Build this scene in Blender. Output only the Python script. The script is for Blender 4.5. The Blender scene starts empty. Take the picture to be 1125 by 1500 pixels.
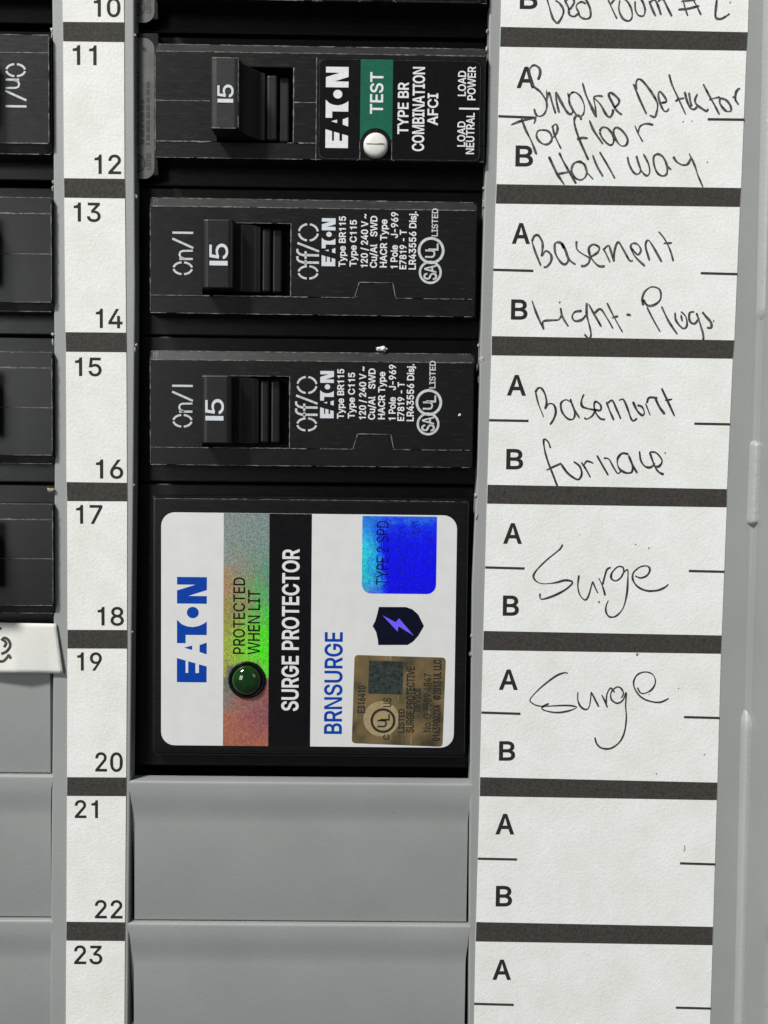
import bpy, bmesh, math, random
from mathutils import Vector, Matrix, noise
from mathutils.geometry import delaunay_2d_cdt

S = 0.001                       # everything below is written in millimetres, the scene is in metres
scene = bpy.context.scene
col = scene.collection

# ------------------------------------------------------------------ camera
# panel face is the plane Z = 0, X to the right, Y up along the panel, Z towards the viewer
CAM_P = (-0.573357906, 3.43816424, 162.637828)
CAM_R = ((0.9998850841951441, -0.0114665769915854, -0.009916451793128934),
         (0.01193487837713147, 0.9987503511863755, 0.04853137833623491),
         (0.009347570924710086, -0.04864415295991632, 0.9987724311877154))
FOC = 1400.0                    # focal length in pixels of a 1125 x 1500 frame
cam_d = bpy.data.cameras.new('camera')
cam_d.sensor_fit = 'VERTICAL'
cam_d.sensor_height = 24.0
cam_d.lens = FOC / 1500.0 * 24.0
cam_d.clip_start = 0.01
cam_d.clip_end = 30.0
cam = bpy.data.objects.new('camera', cam_d)
col.objects.link(cam)
m = Matrix(CAM_R).to_4x4()
m.translation = Vector(CAM_P) * S
cam.matrix_world = m
scene.camera = cam

# ------------------------------------------------------------------ world and lamps (indoor, ceiling lights up and to the left, plus added fill lamps)
world = bpy.data.worlds.new('World')
scene.world = world
world.use_nodes = True
bg = world.node_tree.nodes['Background']
bg.inputs[0].default_value = (0.93, 0.97, 1.0, 1)
bg.inputs[1].default_value = 0.09

def lamp(name, d, dist, sx, sy, watts, colour=(1, 0.985, 0.955)):
    L = bpy.data.lights.new(name, 'AREA')
    L.shape = 'RECTANGLE'
    L.size = sx
    L.size_y = sy
    L.energy = watts
    L.color = colour
    o = bpy.data.objects.new(name, L)
    d = Vector(d).normalized()
    o.location = d * dist
    o.rotation_euler = (-d).to_track_quat('-Z', 'Y').to_euler()
    col.objects.link(o)
    return o

lamp('ceiling_or_fill_lamp', (-0.50, 0.74, 0.56), 1.7, 0.22, 0.22, 34.5)
lamp('ceiling_or_fill_lamp', (-0.70, 0.80, 0.62), 1.9, 0.16, 0.10, 5.5)
lamp('ceiling_or_fill_lamp', (-0.55, 0.10, 0.95), 2.6, 0.9, 0.7, 13.0, (0.95, 0.98, 1.0))  # broad unseen fill added at the front left to lift the shade
lamp('ceiling_or_fill_lamp', (0.62, 0.32, 0.8), 2.4, 0.7, 0.7, 3.0, (0.97, 0.99, 1.0))  # weak unseen fill added on the right side

scene.view_settings.view_transform = 'Standard'
scene.view_settings.look = 'None'
scene.view_settings.gamma = 1.0
scene.view_settings.use_curve_mapping = False
scene.view_settings.exposure = 0.0
scene.render.engine = 'CYCLES'
scene.cycles.max_bounces = 6

rnd = random.Random(7)

def at(px, py, z=0.0):
    """millimetre position, on the plane at height z, of a spot measured in the 1125 x 1500 photograph"""
    d = Matrix(CAM_R) @ Vector(((px - 562.5) / FOC, -(py - 750.0) / FOC, -1.0))
    t = (z - CAM_P[2]) / d[2]
    return (CAM_P[0] + t * d[0], CAM_P[1] + t * d[1])

GLYPHS = {
'A':(480,[[85,0,16,0,201,509,276,509,463,0,395,0,344,142,135,142],[191,302,155,199,324,199,239,456]]),
'B':(456,[[125,231,125,57,245,57,281,60,309,67,330,80,344,96,353,115,355,137,352,161,342,184,333,197,320,209,306,218,289,225,248,231],[60,0,60,509,241,509,274,507,304,501,329,491,350,477,367,461,381,442,390,421,396,398,398,374,397,353,387,320,373,301,356,286,336,275,315,267,315,262,331,260,347,254,378,234,391,220,402,203,411,184,416,161,418,136,416,111,410,88,400,67,386,48,368,31,344,18,317,8,284,2,247,0],[125,285,238,285,273,290,288,296,308,309,323,326,333,348,336,372,333,393,326,412,313,429,294,442,270,449,240,452,125,452]]),
'C':(510,[[86,88,70,115,57,146,48,179,42,215,40,254,42,293,48,329,57,362,70,393,86,421,104,445,126,466,150,484,177,498,205,508,235,514,267,516,317,511,362,496,383,485,419,456,435,438,459,397,473,348,408,348,401,373,389,395,375,413,357,428,337,440,315,449,292,454,267,456,237,453,209,445,184,432,161,414,141,391,125,364,116,340,109,314,103,254,109,194,116,168,125,145,141,117,161,94,184,76,210,63,237,56,267,53,292,55,315,60,337,69,357,81,375,96,389,114,401,136,408,160,473,160,467,135,459,112,435,71,420,53,383,24,363,13,317,-2,293,-6,267,-7,235,-5,205,1,177,11,150,25,126,42,104,63]]),
'D':(502,[[60,0,60,509,225,509,261,507,294,501,325,492,353,478,377,461,399,441,418,418,433,391,446,361,455,329,460,293,462,255,460,217,455,181,446,149,433,119,417,92,398,68,376,48,351,31,322,17,291,8,256,2,219,0],[221,452,125,452,125,57,244,58,272,63,296,70,318,81,343,99,363,122,379,149,388,172,398,226,398,285,388,337,379,361,364,388,344,410,320,428,299,438,275,446]]),
'E':(419,[[125,229,125,57,375,57,375,0,60,0,60,509,372,509,372,452,125,452,125,286,355,286,355,229]]),
'F':(410,[[125,0,60,0,60,509,369,509,369,452,125,452,125,278,346,278,346,221,125,221]]),
'G':(520,[[85,88,69,116,57,146,47,179,42,215,40,254,42,293,47,329,57,362,69,393,85,421,103,445,125,466,149,484,175,498,203,508,233,514,265,516,340,504,384,483,421,453,436,436,460,395,468,373,474,349,408,349,399,372,387,393,373,411,356,427,337,439,300,453,265,456,236,453,209,445,183,432,160,414,141,392,125,364,116,340,109,314,103,254,109,194,116,168,125,145,141,117,161,95,184,76,210,63,238,56,269,53,296,55,322,61,345,71,365,85,382,102,396,123,407,147,413,173,415,199,283,199,283,256,478,256,478,200,476,170,471,141,463,115,451,91,436,69,419,50,399,33,377,19,352,8,326,0,298,-5,269,-7,236,-5,205,1,176,11,149,25,125,43,104,64]]),
'H':(517,[[125,232,125,0,60,0,60,509,125,509,125,289,392,289,392,509,457,509,457,0,392,0,392,232]]),
'I':(300,[[31,57,118,57,118,452,31,452,31,509,269,509,269,452,183,452,183,57,269,57,269,0,31,0]]),
'J':(396,[[36,111,33,145,33,173,98,173,100,117,108,93,122,74,139,61,160,53,185,50,209,53,230,61,248,74,261,93,269,117,272,145,272,509,336,509,336,145,334,111,326,81,313,55,294,33,271,15,246,3,217,-4,185,-7,153,-4,124,3,98,15,75,33,57,55,44,81]]),
'K':(467,[[60,0,60,509,125,509,124,242,174,303,364,509,448,509,243,289,449,0,372,0,198,245,125,167,125,0]]),
'L':(393,[[60,0,60,509,125,509,125,57,361,57,361,0]]),
'M':(628,[[122,0,60,0,60,509,152,509,315,73,476,509,568,509,568,0,504,0,507,436,342,0,286,0,120,435]]),
'N':(523,[[125,0,60,0,60,509,136,509,403,76,399,509,463,509,463,0,387,0,120,431]]),
'O':(533,[[86,88,70,115,57,146,48,179,42,215,40,254,42,293,48,329,57,362,70,393,86,421,105,445,126,466,150,484,177,498,205,508,235,514,267,516,299,514,329,508,357,498,384,484,408,466,429,445,448,421,464,393,477,362,486,329,491,293,493,254,491,215,486,179,477,146,464,115,448,88,429,63,408,42,384,25,357,11,329,1,299,-5,267,-7,235,-5,205,1,177,11,150,25,126,42,105,63],[116,168,125,144,142,117,161,94,184,76,210,63,237,55,267,53,296,55,324,63,349,76,372,94,392,116,408,144,418,168,425,194,429,223,429,286,425,314,418,341,408,365,392,392,372,415,349,433,324,446,296,453,267,456,237,453,210,445,184,433,161,415,142,392,125,364,116,340,109,314,103,254,109,194]]),
'P':(445,[[125,0,60,0,60,509,235,509,272,506,305,499,332,487,356,471,375,452,390,430,400,404,407,377,409,348,407,318,400,291,390,265,375,243,356,223,332,207,305,195,272,188,235,186,125,186],[233,242,279,248,297,256,312,266,324,279,333,294,339,310,343,328,343,367,333,402,324,416,312,428,297,439,279,446,257,451,125,452,125,242]]),
'Q':(533,[[86,88,70,115,57,146,48,179,42,215,40,254,42,293,48,329,57,362,70,393,86,421,105,445,126,466,150,484,177,498,205,508,235,514,267,516,299,514,329,508,357,498,384,484,408,466,429,445,448,421,464,393,477,362,486,329,491,293,493,254,491,215,486,179,477,146,464,115,448,88,429,63,403,39,468,-48,401,-48,329,1,299,-5,267,-7,235,-5,205,1,177,11,150,25,126,42,105,63],[116,168,125,144,142,117,161,94,184,76,210,63,237,55,267,53,296,55,319,62,245,159,313,159,366,89,392,116,408,144,418,168,425,194,429,223,429,286,425,314,418,341,408,365,392,392,372,415,349,433,324,446,296,453,267,456,237,453,210,445,184,433,161,415,142,392,125,364,116,340,109,314,103,254,109,194]]),
'R':(449,[[125,0,60,0,60,509,236,509,273,506,305,500,333,489,356,473,376,455,390,433,401,408,407,381,409,352,407,323,401,296,390,271,376,250,356,232,333,217,314,209,428,0,353,0,246,199,125,198],[125,452,125,255,258,256,280,260,298,267,319,281,334,300,344,333,344,371,340,389,334,405,325,419,313,430,298,440,258,451]]),
'S':(447,[[81,40,64,60,51,83,42,109,38,137,104,137,108,118,114,102,123,88,150,66,185,53,246,50,267,54,286,60,303,69,317,79,329,92,338,106,344,122,346,139,342,161,332,179,316,193,296,205,128,260,105,274,86,289,67,313,56,341,52,372,54,400,62,425,75,448,92,468,113,484,138,498,165,508,195,514,227,516,259,514,289,508,316,498,340,484,360,468,377,449,390,427,398,403,401,378,337,378,332,402,320,421,302,437,280,449,254,456,225,459,185,454,167,448,145,435,129,418,118,398,115,376,119,352,131,334,148,319,169,308,212,293,312,264,359,238,395,198,407,161,408,139,406,112,399,87,386,64,370,43,349,25,302,2,252,-8,224,-9,188,-7,156,-1,128,9,102,23]]),
'T':(449,[[193,452,32,452,32,509,417,509,417,452,257,452,257,0,193,0]]),
'U':(517,[[71,108,63,140,60,173,60,509,124,509,124,178,126,155,132,133,141,113,153,95,169,80,187,68,208,59,232,53,285,53,309,59,331,68,349,80,364,95,377,113,385,133,391,155,393,178,393,509,457,509,457,173,454,140,446,108,433,80,414,55,391,33,363,15,340,5,288,-7,230,-7,177,5,154,15,126,33,103,55,85,80]]),
'V':(480,[[84,509,192,206,241,53,395,509,463,509,278,0,204,0,16,509]]),
'W':(686,[[155,0,16,509,82,509,193,61,306,509,380,509,492,62,603,509,670,509,530,0,455,0,343,436,230,0]]),
'X':(474,[[182,129,91,0,18,0,200,260,29,509,104,509,238,302,374,509,446,509,276,263,456,0,382,0,237,218]]),
'Y':(472,[[91,509,236,262,280,344,381,509,455,509,268,208,268,0,203,0,203,208,16,509]]),
'Z':(438,[[399,57,399,0,42,0,42,46,273,385,323,453,40,452,40,509,397,509,397,462,169,129,114,55]]),
'a':(389,[[76,15,60,29,48,45,38,63,32,84,30,108,36,146,43,161,58,179,78,193,125,211,178,220,252,230,265,235,273,243,273,279,267,297,256,311,240,322,220,329,196,331,171,329,149,322,132,313,118,301,107,288,100,274,41,291,51,313,64,331,79,346,95,358,114,368,215,383,271,369,300,350,312,336,322,320,330,301,335,278,337,251,337,0,277,0,277,52,272,52,264,38,252,25,236,12,215,1,199,-4,160,-9,115,-3,94,5],[94,87,102,72,114,61,130,52,149,47,170,45,192,47,211,51,228,59,248,74,263,93,272,115,276,138,276,190,259,182,134,159,117,150,103,139,95,124,92,105]]),
'b':(424,[[112,0,53,0,53,509,114,509,114,319,118,319,137,346,152,360,171,373,188,379,207,383,229,384,259,382,287,374,313,361,335,342,354,320,370,293,379,270,389,218,389,160,379,108,370,84,355,57,336,34,313,16,288,3,260,-6,229,-8,208,-7,189,-3,172,4,153,17,138,31,118,59,112,59],[114,162,118,138,125,115,135,95,147,78,162,65,179,55,198,49,220,47,242,49,262,55,279,66,294,80,306,97,316,117,323,139,327,163,327,215,323,239,316,261,307,281,295,298,280,311,262,322,243,328,220,330,198,328,178,322,161,312,147,299,134,282,125,263,118,241,114,216]]),
'c':(396,[[56,85,46,108,34,187,46,268,56,291,72,318,93,341,117,360,144,374,174,382,226,384,260,377,284,368,305,356,324,341,340,322,362,277,303,262,298,276,290,289,270,311,257,319,226,329,207,330,184,328,163,321,145,310,130,296,118,278,108,258,96,187,108,117,118,97,130,80,145,66,163,55,184,49,207,46,243,52,258,58,271,66,282,76,292,89,299,102,304,117,363,102,350,70,341,56,325,37,306,21,207,-8,174,-5,144,3,117,16,93,35,72,58]]),
'd':(424,[[39,133,35,160,35,218,39,245,46,270,55,293,70,320,89,342,112,361,137,374,165,382,196,384,218,383,237,379,253,373,272,360,287,346,306,319,311,319,311,509,372,509,372,0,313,0,313,59,307,59,287,31,272,17,252,4,236,-3,217,-7,195,-8,165,-6,137,3,111,16,89,34,70,57,55,84],[102,139,109,117,118,97,130,80,145,66,162,55,182,49,205,47,226,49,246,55,263,65,278,78,290,95,299,115,306,138,312,189,306,241,300,263,290,282,278,299,263,312,246,322,227,328,205,330,182,328,162,322,145,311,130,298,118,281,108,261,96,189]]),
'e':(404,[[56,85,46,108,35,159,35,215,39,242,46,267,55,290,71,317,91,340,115,359,142,373,172,382,205,384,246,380,285,366,303,355,319,341,334,324,347,305,357,282,365,256,370,227,371,169,97,169,102,127,110,106,121,88,135,73,151,61,169,53,190,48,212,46,234,48,254,53,271,61,285,73,297,88,306,105,365,91,358,72,348,55,335,39,320,26,283,4,261,-3,237,-7,212,-8,177,-5,145,3,117,16,92,35,72,58],[183,328,164,323,146,313,131,301,109,270,97,231,96,221,308,221,298,269,277,301,263,314,246,323,227,328,205,330]]),
'f':(254,[[142,327,142,0,81,0,81,327,6,327,6,379,81,379,82,452,87,470,96,486,107,499,120,510,135,519,169,529,187,530,222,527,243,521,227,468,215,472,195,474,171,470,154,460,145,443,142,419,142,379,228,379,228,327]]),
'g':(425,[[59,-84,51,-69,101,-41,122,-66,136,-78,154,-88,169,-93,207,-97,236,-95,261,-87,282,-75,298,-58,308,-34,311,-6,311,68,306,68,287,41,272,28,252,16,236,10,217,6,195,5,165,7,138,14,113,27,90,43,71,65,55,90,46,112,39,136,35,163,35,220,39,246,46,271,55,293,71,320,90,342,112,361,138,374,166,382,196,384,218,383,237,379,253,373,273,360,288,346,308,319,313,319,313,379,372,379,372,-9,370,-40,363,-67,350,-90,334,-109,314,-124,291,-136,265,-144,237,-149,207,-151,156,-146,134,-140,114,-132,97,-122,82,-110],[102,144,109,123,118,104,131,88,145,76,163,66,183,61,205,59,227,61,246,66,264,75,278,87,290,103,300,121,307,142,311,166,311,219,307,242,300,264,291,283,279,299,264,312,247,322,227,328,205,330,182,328,163,322,145,312,130,298,118,282,102,241,96,193]]),
'h':(410,[[53,0,53,509,114,509,114,314,132,344,152,362,175,374,200,382,227,384,252,383,275,377,295,369,313,356,328,340,341,321,350,298,355,271,357,240,357,0,296,0,296,235,293,263,286,286,273,304,256,318,235,326,210,329,192,328,176,324,161,317,141,303,126,283,119,266,115,248,114,0]]),
'i':(167,[[67,446,54,455,44,468,41,483,44,499,54,512,67,521,84,524,100,521,114,512,123,499,126,483,123,468,114,455,100,446,84,443],[114,0,53,0,53,379,114,379]]),
'j':(167,[[-10,-143,-10,-87,2,-87,25,-83,40,-72,50,-54,53,-29,53,379,114,379,114,-30,108,-72,102,-90,92,-106,80,-119,65,-129,47,-137],[44,468,41,483,44,499,53,512,67,521,83,524,100,521,114,512,123,499,126,483,123,468,114,455,100,446,83,443,67,446,53,455]]),
'k':(381,[[114,509,114,212,121,212,284,379,360,379,201,216,372,0,294,0,154,178,114,141,114,0,53,0,53,509]]),
'l':(189,[[53,84,53,509,114,509,115,77,120,62,130,54,146,52,170,54,181,3,162,-1,139,-2,112,0,91,8,74,20,62,37,55,59]]),
'm':(610,[[114,0,53,0,53,379,112,379,112,308,122,331,132,346,151,363,172,376,195,384,219,386,245,383,268,375,287,361,303,342,314,320,317,309,326,329,350,356,364,366,381,375,398,381,417,385,458,385,478,380,497,372,514,361,529,346,541,328,550,307,555,283,557,255,557,0,496,0,496,254,493,279,485,298,473,313,456,323,438,329,419,330,395,328,374,320,358,307,345,290,338,270,335,247,335,0,274,0,274,260,272,280,265,297,253,311,238,322,220,328,199,330,178,328,158,320,140,307,126,289,119,274,115,257]]),
'n':(410,[[114,0,53,0,53,379,112,379,112,310,132,344,152,362,175,374,200,382,227,384,252,383,275,377,295,369,313,356,328,340,341,321,350,298,355,271,357,240,357,0,296,0,296,235,293,263,286,286,273,304,256,318,235,326,210,329,192,328,176,324,161,317,141,303,126,283,119,266,115,248]]),
'o':(415,[[56,85,46,108,34,187,46,268,56,291,72,318,93,341,117,360,144,374,174,382,207,384,241,382,271,374,299,360,323,341,343,318,359,291,369,268,376,243,380,216,380,159,376,133,369,108,359,85,343,58,323,35,299,16,271,3,241,-5,207,-8,174,-5,144,3,117,16,93,35,72,58],[108,117,118,97,130,80,145,66,163,55,184,49,207,46,231,49,252,55,270,66,285,80,298,97,307,117,314,139,318,163,318,212,314,236,307,258,298,278,285,296,270,310,252,321,231,328,207,330,184,328,163,321,145,310,130,296,118,278,108,258,96,187]]),
'p':(424,[[53,379,112,379,112,319,118,319,137,346,152,360,171,373,188,379,207,383,229,384,259,382,287,374,313,361,335,342,354,320,370,293,379,270,389,218,389,160,379,108,370,84,355,57,336,34,313,16,288,3,260,-6,229,-8,208,-7,189,-3,173,4,153,17,138,31,118,59,114,59,114,-143,53,-143],[114,162,118,138,125,115,135,95,147,78,162,65,179,55,198,49,220,47,242,49,262,55,279,66,294,80,306,97,316,117,323,139,327,163,327,215,323,239,316,261,307,281,295,298,280,311,262,322,243,328,220,330,198,328,178,322,161,312,147,299,134,282,125,263,118,241,114,216]]),
'q':(424,[[39,133,35,160,35,218,39,245,46,270,55,293,70,320,89,342,112,361,137,374,165,382,196,384,218,383,237,379,253,373,272,360,287,346,307,319,313,319,313,379,372,379,372,-143,311,-143,311,59,306,59,287,31,272,17,252,4,236,-3,217,-7,195,-8,165,-6,137,3,111,16,89,34,70,57,55,84],[102,139,109,117,118,97,130,80,145,66,162,55,182,49,205,47,226,49,246,55,263,65,278,78,290,95,299,115,306,138,312,189,306,241,300,263,290,282,278,299,263,312,246,322,227,328,205,330,182,328,162,322,145,311,130,298,118,281,108,261,96,189]]),
'r':(259,[[53,379,112,379,112,321,115,321,124,339,137,354,152,367,171,377,191,383,213,385,243,384,243,322,207,326,182,323,159,315,140,301,126,284,117,262,114,237,114,0,53,0]]),
's':(365,[[76,24,62,38,50,54,41,73,36,94,94,107,101,87,111,72,124,60,141,52,160,47,181,45,206,47,227,53,244,62,262,81,268,103,265,121,254,136,237,147,212,155,149,170,118,180,92,192,72,208,58,227,50,249,47,274,49,295,55,314,65,332,79,347,95,360,115,370,137,378,161,383,212,383,234,379,254,372,271,363,286,352,299,339,318,308,324,290,268,277,258,298,243,316,228,325,210,331,187,333,166,331,147,326,131,317,114,299,109,277,112,258,124,243,136,235,261,200,287,187,306,171,320,153,328,131,331,107,329,85,323,65,312,47,298,31,281,18,260,6,236,-2,210,-7,157,-7,133,-3,112,3,93,12]]),
't':(227,[[77,41,68,64,65,93,65,327,6,327,6,379,65,379,65,471,126,471,126,379,204,379,204,327,126,327,126,98,128,76,136,61,150,53,170,50,202,54,213,2,192,-3,168,-4,138,-1,113,7,92,21]]),
'u':(410,[[53,379,114,379,114,144,116,117,124,94,137,75,154,61,175,53,200,50,218,51,234,55,249,62,268,77,283,97,290,113,295,132,296,379,357,379,357,0,298,0,298,70,294,60,277,35,257,17,234,5,209,-3,182,-5,158,-3,135,2,115,11,97,23,82,39,69,59,60,82,54,109]]),
'v':(389,[[163,0,17,379,84,379,195,59,305,379,371,379,226,0]]),
'w':(567,[[138,0,23,379,87,379,170,65,206,214,252,379,316,379,397,66,480,379,545,379,429,0,368,0,284,309,199,0]]),
'x':(379,[[91,0,21,0,155,195,29,379,100,379,191,232,282,379,352,379,224,192,358,0,287,0,231,85,189,155]]),
'y':(389,[[65,-143,47,-139,61,-86,88,-90,104,-89,118,-84,130,-74,141,-58,151,-36,163,-1,17,379,84,379,195,60,305,379,371,379,177,-107,159,-124,139,-136,117,-143,91,-145]]),
'z':(380,[[42,0,42,46,254,320,254,323,48,323,48,379,333,379,333,331,126,60,126,56,339,56,339,0]]),
'0':(453,[[60,144,53,178,49,214,49,294,53,330,60,364,69,395,81,422,95,447,112,467,130,484,151,498,174,508,200,514,227,516,254,514,279,508,302,498,323,484,342,467,358,447,372,422,384,395,393,364,400,330,404,294,404,214,400,178,393,144,384,113,373,86,359,62,342,41,323,24,302,11,279,1,254,-5,227,-7,199,-5,174,1,151,11,130,24,111,41,95,62,80,86,69,113],[123,144,134,116,147,92,163,74,182,60,203,52,227,50,250,52,271,60,290,74,306,92,320,116,330,144,336,341,330,365,320,393,306,416,290,435,271,449,250,457,227,460,203,457,182,449,163,435,147,416,134,393,123,365,117,341]]),
'1':(415,[[282,509,282,0,216,0,216,372,110,372,110,420,150,424,185,436,208,455,223,480,229,509]]),
'2':(453,[[64,0,64,47,311,327,318,348,320,371,317,397,308,419,293,436,273,449,258,455,224,460,188,454,172,447,153,433,139,413,132,398,128,381,127,362,66,362,68,391,75,418,86,442,102,464,121,482,143,496,168,507,196,513,225,516,254,513,281,507,306,497,328,482,346,465,361,445,372,423,379,398,381,372,377,336,363,299,153,60,153,57,389,57,389,0]]),
'3':(453,[[133,10,108,22,88,38,70,57,57,79,48,104,44,132,109,132,115,107,126,87,144,71,165,59,239,51,258,55,291,69,304,80,315,93,323,108,328,125,328,163,316,196,306,211,292,223,275,234,254,241,229,246,201,248,157,248,157,299,288,448,288,452,70,452,70,509,372,509,372,461,221,289,247,290,279,286,308,276,333,262,354,244,371,222,383,198,391,173,393,145,390,116,383,90,370,66,354,45,333,27,309,12,281,2,251,-5,218,-7,188,-5,159,1]]),
'4':(453,[[40,105,40,158,247,509,311,509,109,166,109,163,282,163,282,318,343,318,343,163,413,163,413,105,343,105,343,0,282,0,282,105]]),
'5':(453,[[60,130,122,130,127,108,138,89,154,73,173,60,196,52,221,50,241,51,259,56,276,64,291,75,304,89,314,104,322,122,328,162,326,183,321,203,314,221,303,237,290,251,275,262,257,270,238,275,218,277,167,268,145,258,128,246,67,253,96,509,366,509,366,452,151,452,134,301,155,315,194,330,229,334,274,328,294,321,313,311,330,299,345,285,370,251,386,210,390,187,391,163,388,132,381,102,369,76,352,52,332,32,309,15,282,3,253,-4,221,-7,192,-5,165,1,140,11,118,25,99,41,83,60,71,82,63,105]]),
'6':(453,[[100,51,84,74,73,101,66,130,64,162,65,187,89,261,252,509,322,509,175,296,196,307,214,312,235,314,265,312,291,305,316,295,337,280,355,262,370,240,380,215,387,187,389,157,387,127,379,98,368,73,352,50,333,30,310,14,284,3,257,-4,226,-7,196,-4,168,3,142,15,119,31],[131,119,138,102,148,86,160,73,174,63,190,55,207,50,226,48,245,50,263,55,279,63,293,73,314,101,322,119,326,137,326,178,322,196,314,213,293,241,279,251,263,259,245,264,207,264,174,252,148,229,138,214,126,179,126,138]]),
'7':(453,[[97,0,323,448,323,452,62,452,62,509,391,509,391,449,165,0]]),
'8':(453,[[91,42,74,62,62,84,54,109,52,135,53,156,65,195,87,228,101,241,117,252,134,260,153,265,153,267,129,276,109,289,93,308,80,330,73,354,70,380,73,405,79,429,90,450,106,469,124,485,146,498,170,508,197,514,226,516,255,514,282,508,306,498,328,485,346,469,361,450,373,429,379,405,382,380,379,354,372,330,359,308,343,289,323,276,300,267,300,265,319,260,335,252,351,241,365,228,387,195,395,176,401,135,398,109,391,84,378,62,362,42,341,25,317,11,289,1,259,-5,226,-7,193,-5,163,1,136,11,111,25],[119,113,129,91,145,74,167,60,185,54,205,50,248,50,285,60,307,74,323,91,333,113,337,139,335,157,330,173,322,189,312,202,283,223,265,230,247,234,206,234,187,230,169,223,140,202,130,189,122,173,117,157,115,139],[177,449,159,437,145,420,136,399,133,376,136,351,145,330,159,313,178,300,201,292,226,290,252,292,274,300,293,313,307,330,316,351,319,376,316,399,308,420,294,437,275,449,252,457,226,460,208,459]]),
'9':(453,[[98,247,83,269,72,294,66,321,64,352,66,382,73,411,85,436,101,459,120,479,143,494,168,506,196,513,226,516,256,513,285,506,310,494,333,478,352,458,368,434,380,408,387,378,389,347,387,322,382,296,373,270,200,0,130,0,277,213,257,202,238,196,218,195,188,197,161,203,137,214,116,229],[131,313,138,295,148,280,174,257,207,245,226,243,263,249,279,257,293,267,305,280,322,312,326,330,326,371,322,390,305,422,293,435,279,446,263,454,245,459,207,459,190,454,174,446,148,423,138,407,131,390,125,352,127,331]]),
'/':(249,[[235,533,71,-76,14,-76,178,533]]),
'.':(188,[[63,9,53,24,50,41,53,59,63,73,78,83,95,87,113,83,128,73,138,59,141,41,138,24,128,9,113,-1,95,-4,78,-1]]),
'-':(453,[[337,188,114,188,114,244,337,244]]),
'#':(440,[[138,140,115,0,64,0,87,140,10,140,19,192,95,192,116,316,40,316,49,368,124,368,147,509,198,509,175,368,303,368,326,509,377,509,354,368,429,368,421,316,346,316,325,192,400,192,391,140,317,140,294,0,242,0,265,140],[146,192,274,192,294,316,167,316]]),
'~':(453,[[108,150,52,150,53,176,58,199,66,218,76,233,89,246,103,255,127,263,151,266,175,264,197,256,275,198,286,193,299,192,318,196,332,207,341,226,344,253,400,253,399,226,394,204,386,185,376,170,364,157,349,148,326,139,301,137,276,139,239,156,177,204,166,209,154,210,136,207,121,196,111,178]]),
'©':(637,[[87,130,67,177,57,228,57,281,67,332,87,379,133,440,193,485,216,496,241,505,318,517,396,505,465,472,504,440,536,401,569,332,579,281,579,228,569,177,536,108,504,69,465,37,420,12,371,-3,345,-7,291,-7,266,-3,216,12,133,69],[122,201,131,176,143,152,175,111,194,93,216,79,240,67,265,58,291,53,318,51,346,53,372,58,397,67,421,79,442,93,462,111,494,152,506,176,520,227,520,282,506,333,494,357,462,398,421,430,397,442,372,451,346,456,291,456,265,451,240,442,216,430,194,415,175,398,143,357,131,333,122,308,117,282,115,254,117,227],[295,109,270,115,247,126,226,141,208,159,193,180,182,203,176,228,173,254,176,280,182,305,193,328,208,349,226,367,247,382,270,393,295,399,321,402,344,400,366,395,405,375,422,361,436,345,447,327,455,307,460,286,400,286,395,302,385,316,372,328,357,337,339,342,321,344,297,341,276,332,257,318,243,299,234,278,231,254,234,230,243,209,257,191,276,177,297,168,321,165,339,166,355,172,370,181,386,199,395,223,455,223,450,201,443,181,432,163,403,133,385,122,365,113,344,108,321,107]]),
}
# ------------------------------------------------------------------ materials
MM = 1000.0
def mat(name):
    m = bpy.data.materials.new(name)
    m.use_nodes = True
    nt = m.node_tree
    b = nt.nodes['Principled BSDF']
    return m, nt, b

def N(nt, typ, **kw):
    n = nt.nodes.new(typ)
    for k, v in kw.items():
        if k in n.inputs:
            n.inputs[k].default_value = v
        else:
            setattr(n, k, v)
    return n

def coords(nt, scale=(MM, MM, MM)):
    tc = N(nt, 'ShaderNodeTexCoord')
    mp = N(nt, 'ShaderNodeMapping')
    mp.inputs['Scale'].default_value = scale
    nt.links.new(tc.outputs['Object'], mp.inputs['Vector'])
    return mp.outputs['Vector']

def noise_tex(nt, vec, scale, detail=4, rough=0.55):
    n = N(nt, 'ShaderNodeTexNoise')
    n.inputs['Scale'].default_value = scale
    n.inputs['Detail'].default_value = detail
    n.inputs['Roughness'].default_value = rough
    nt.links.new(vec, n.inputs['Vector'])
    return n.outputs['Fac']

def ramp(nt, fac, stops, interp='LINEAR'):
    r = N(nt, 'ShaderNodeValToRGB')
    r.color_ramp.interpolation = interp
    e = r.color_ramp.elements
    while len(e) < len(stops):
        e.new(0.5)
    for el, (p, c) in zip(e, stops):
        el.position = p
        el.color = (c[0], c[1], c[2], 1) if not isinstance(c, float) else (c, c, c, 1)
    nt.links.new(fac, r.inputs[0])
    return r.outputs[0]

def math_n(nt, op, a, b=None, clamp=False):
    n = N(nt, 'ShaderNodeMath', operation=op)
    n.use_clamp = clamp
    for i, v in enumerate((a, b)):
        if v is None:
            continue
        if isinstance(v, (int, float)):
            n.inputs[i].default_value = v
        else:
            nt.links.new(v, n.inputs[i])
    return n.outputs[0]

def mixc(nt, fac, a, b, mode='MIX'):
    n = N(nt, 'ShaderNodeMix', data_type='RGBA', blend_type=mode)
    for i, v in ((0, fac), (6, a), (7, b)):
        if isinstance(v, (int, float)):
            n.inputs[i].default_value = v
        elif isinstance(v, tuple):
            n.inputs[i].default_value = (v[0], v[1], v[2], 1)
        else:
            nt.links.new(v, n.inputs[i])
    return n.outputs[2]

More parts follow.
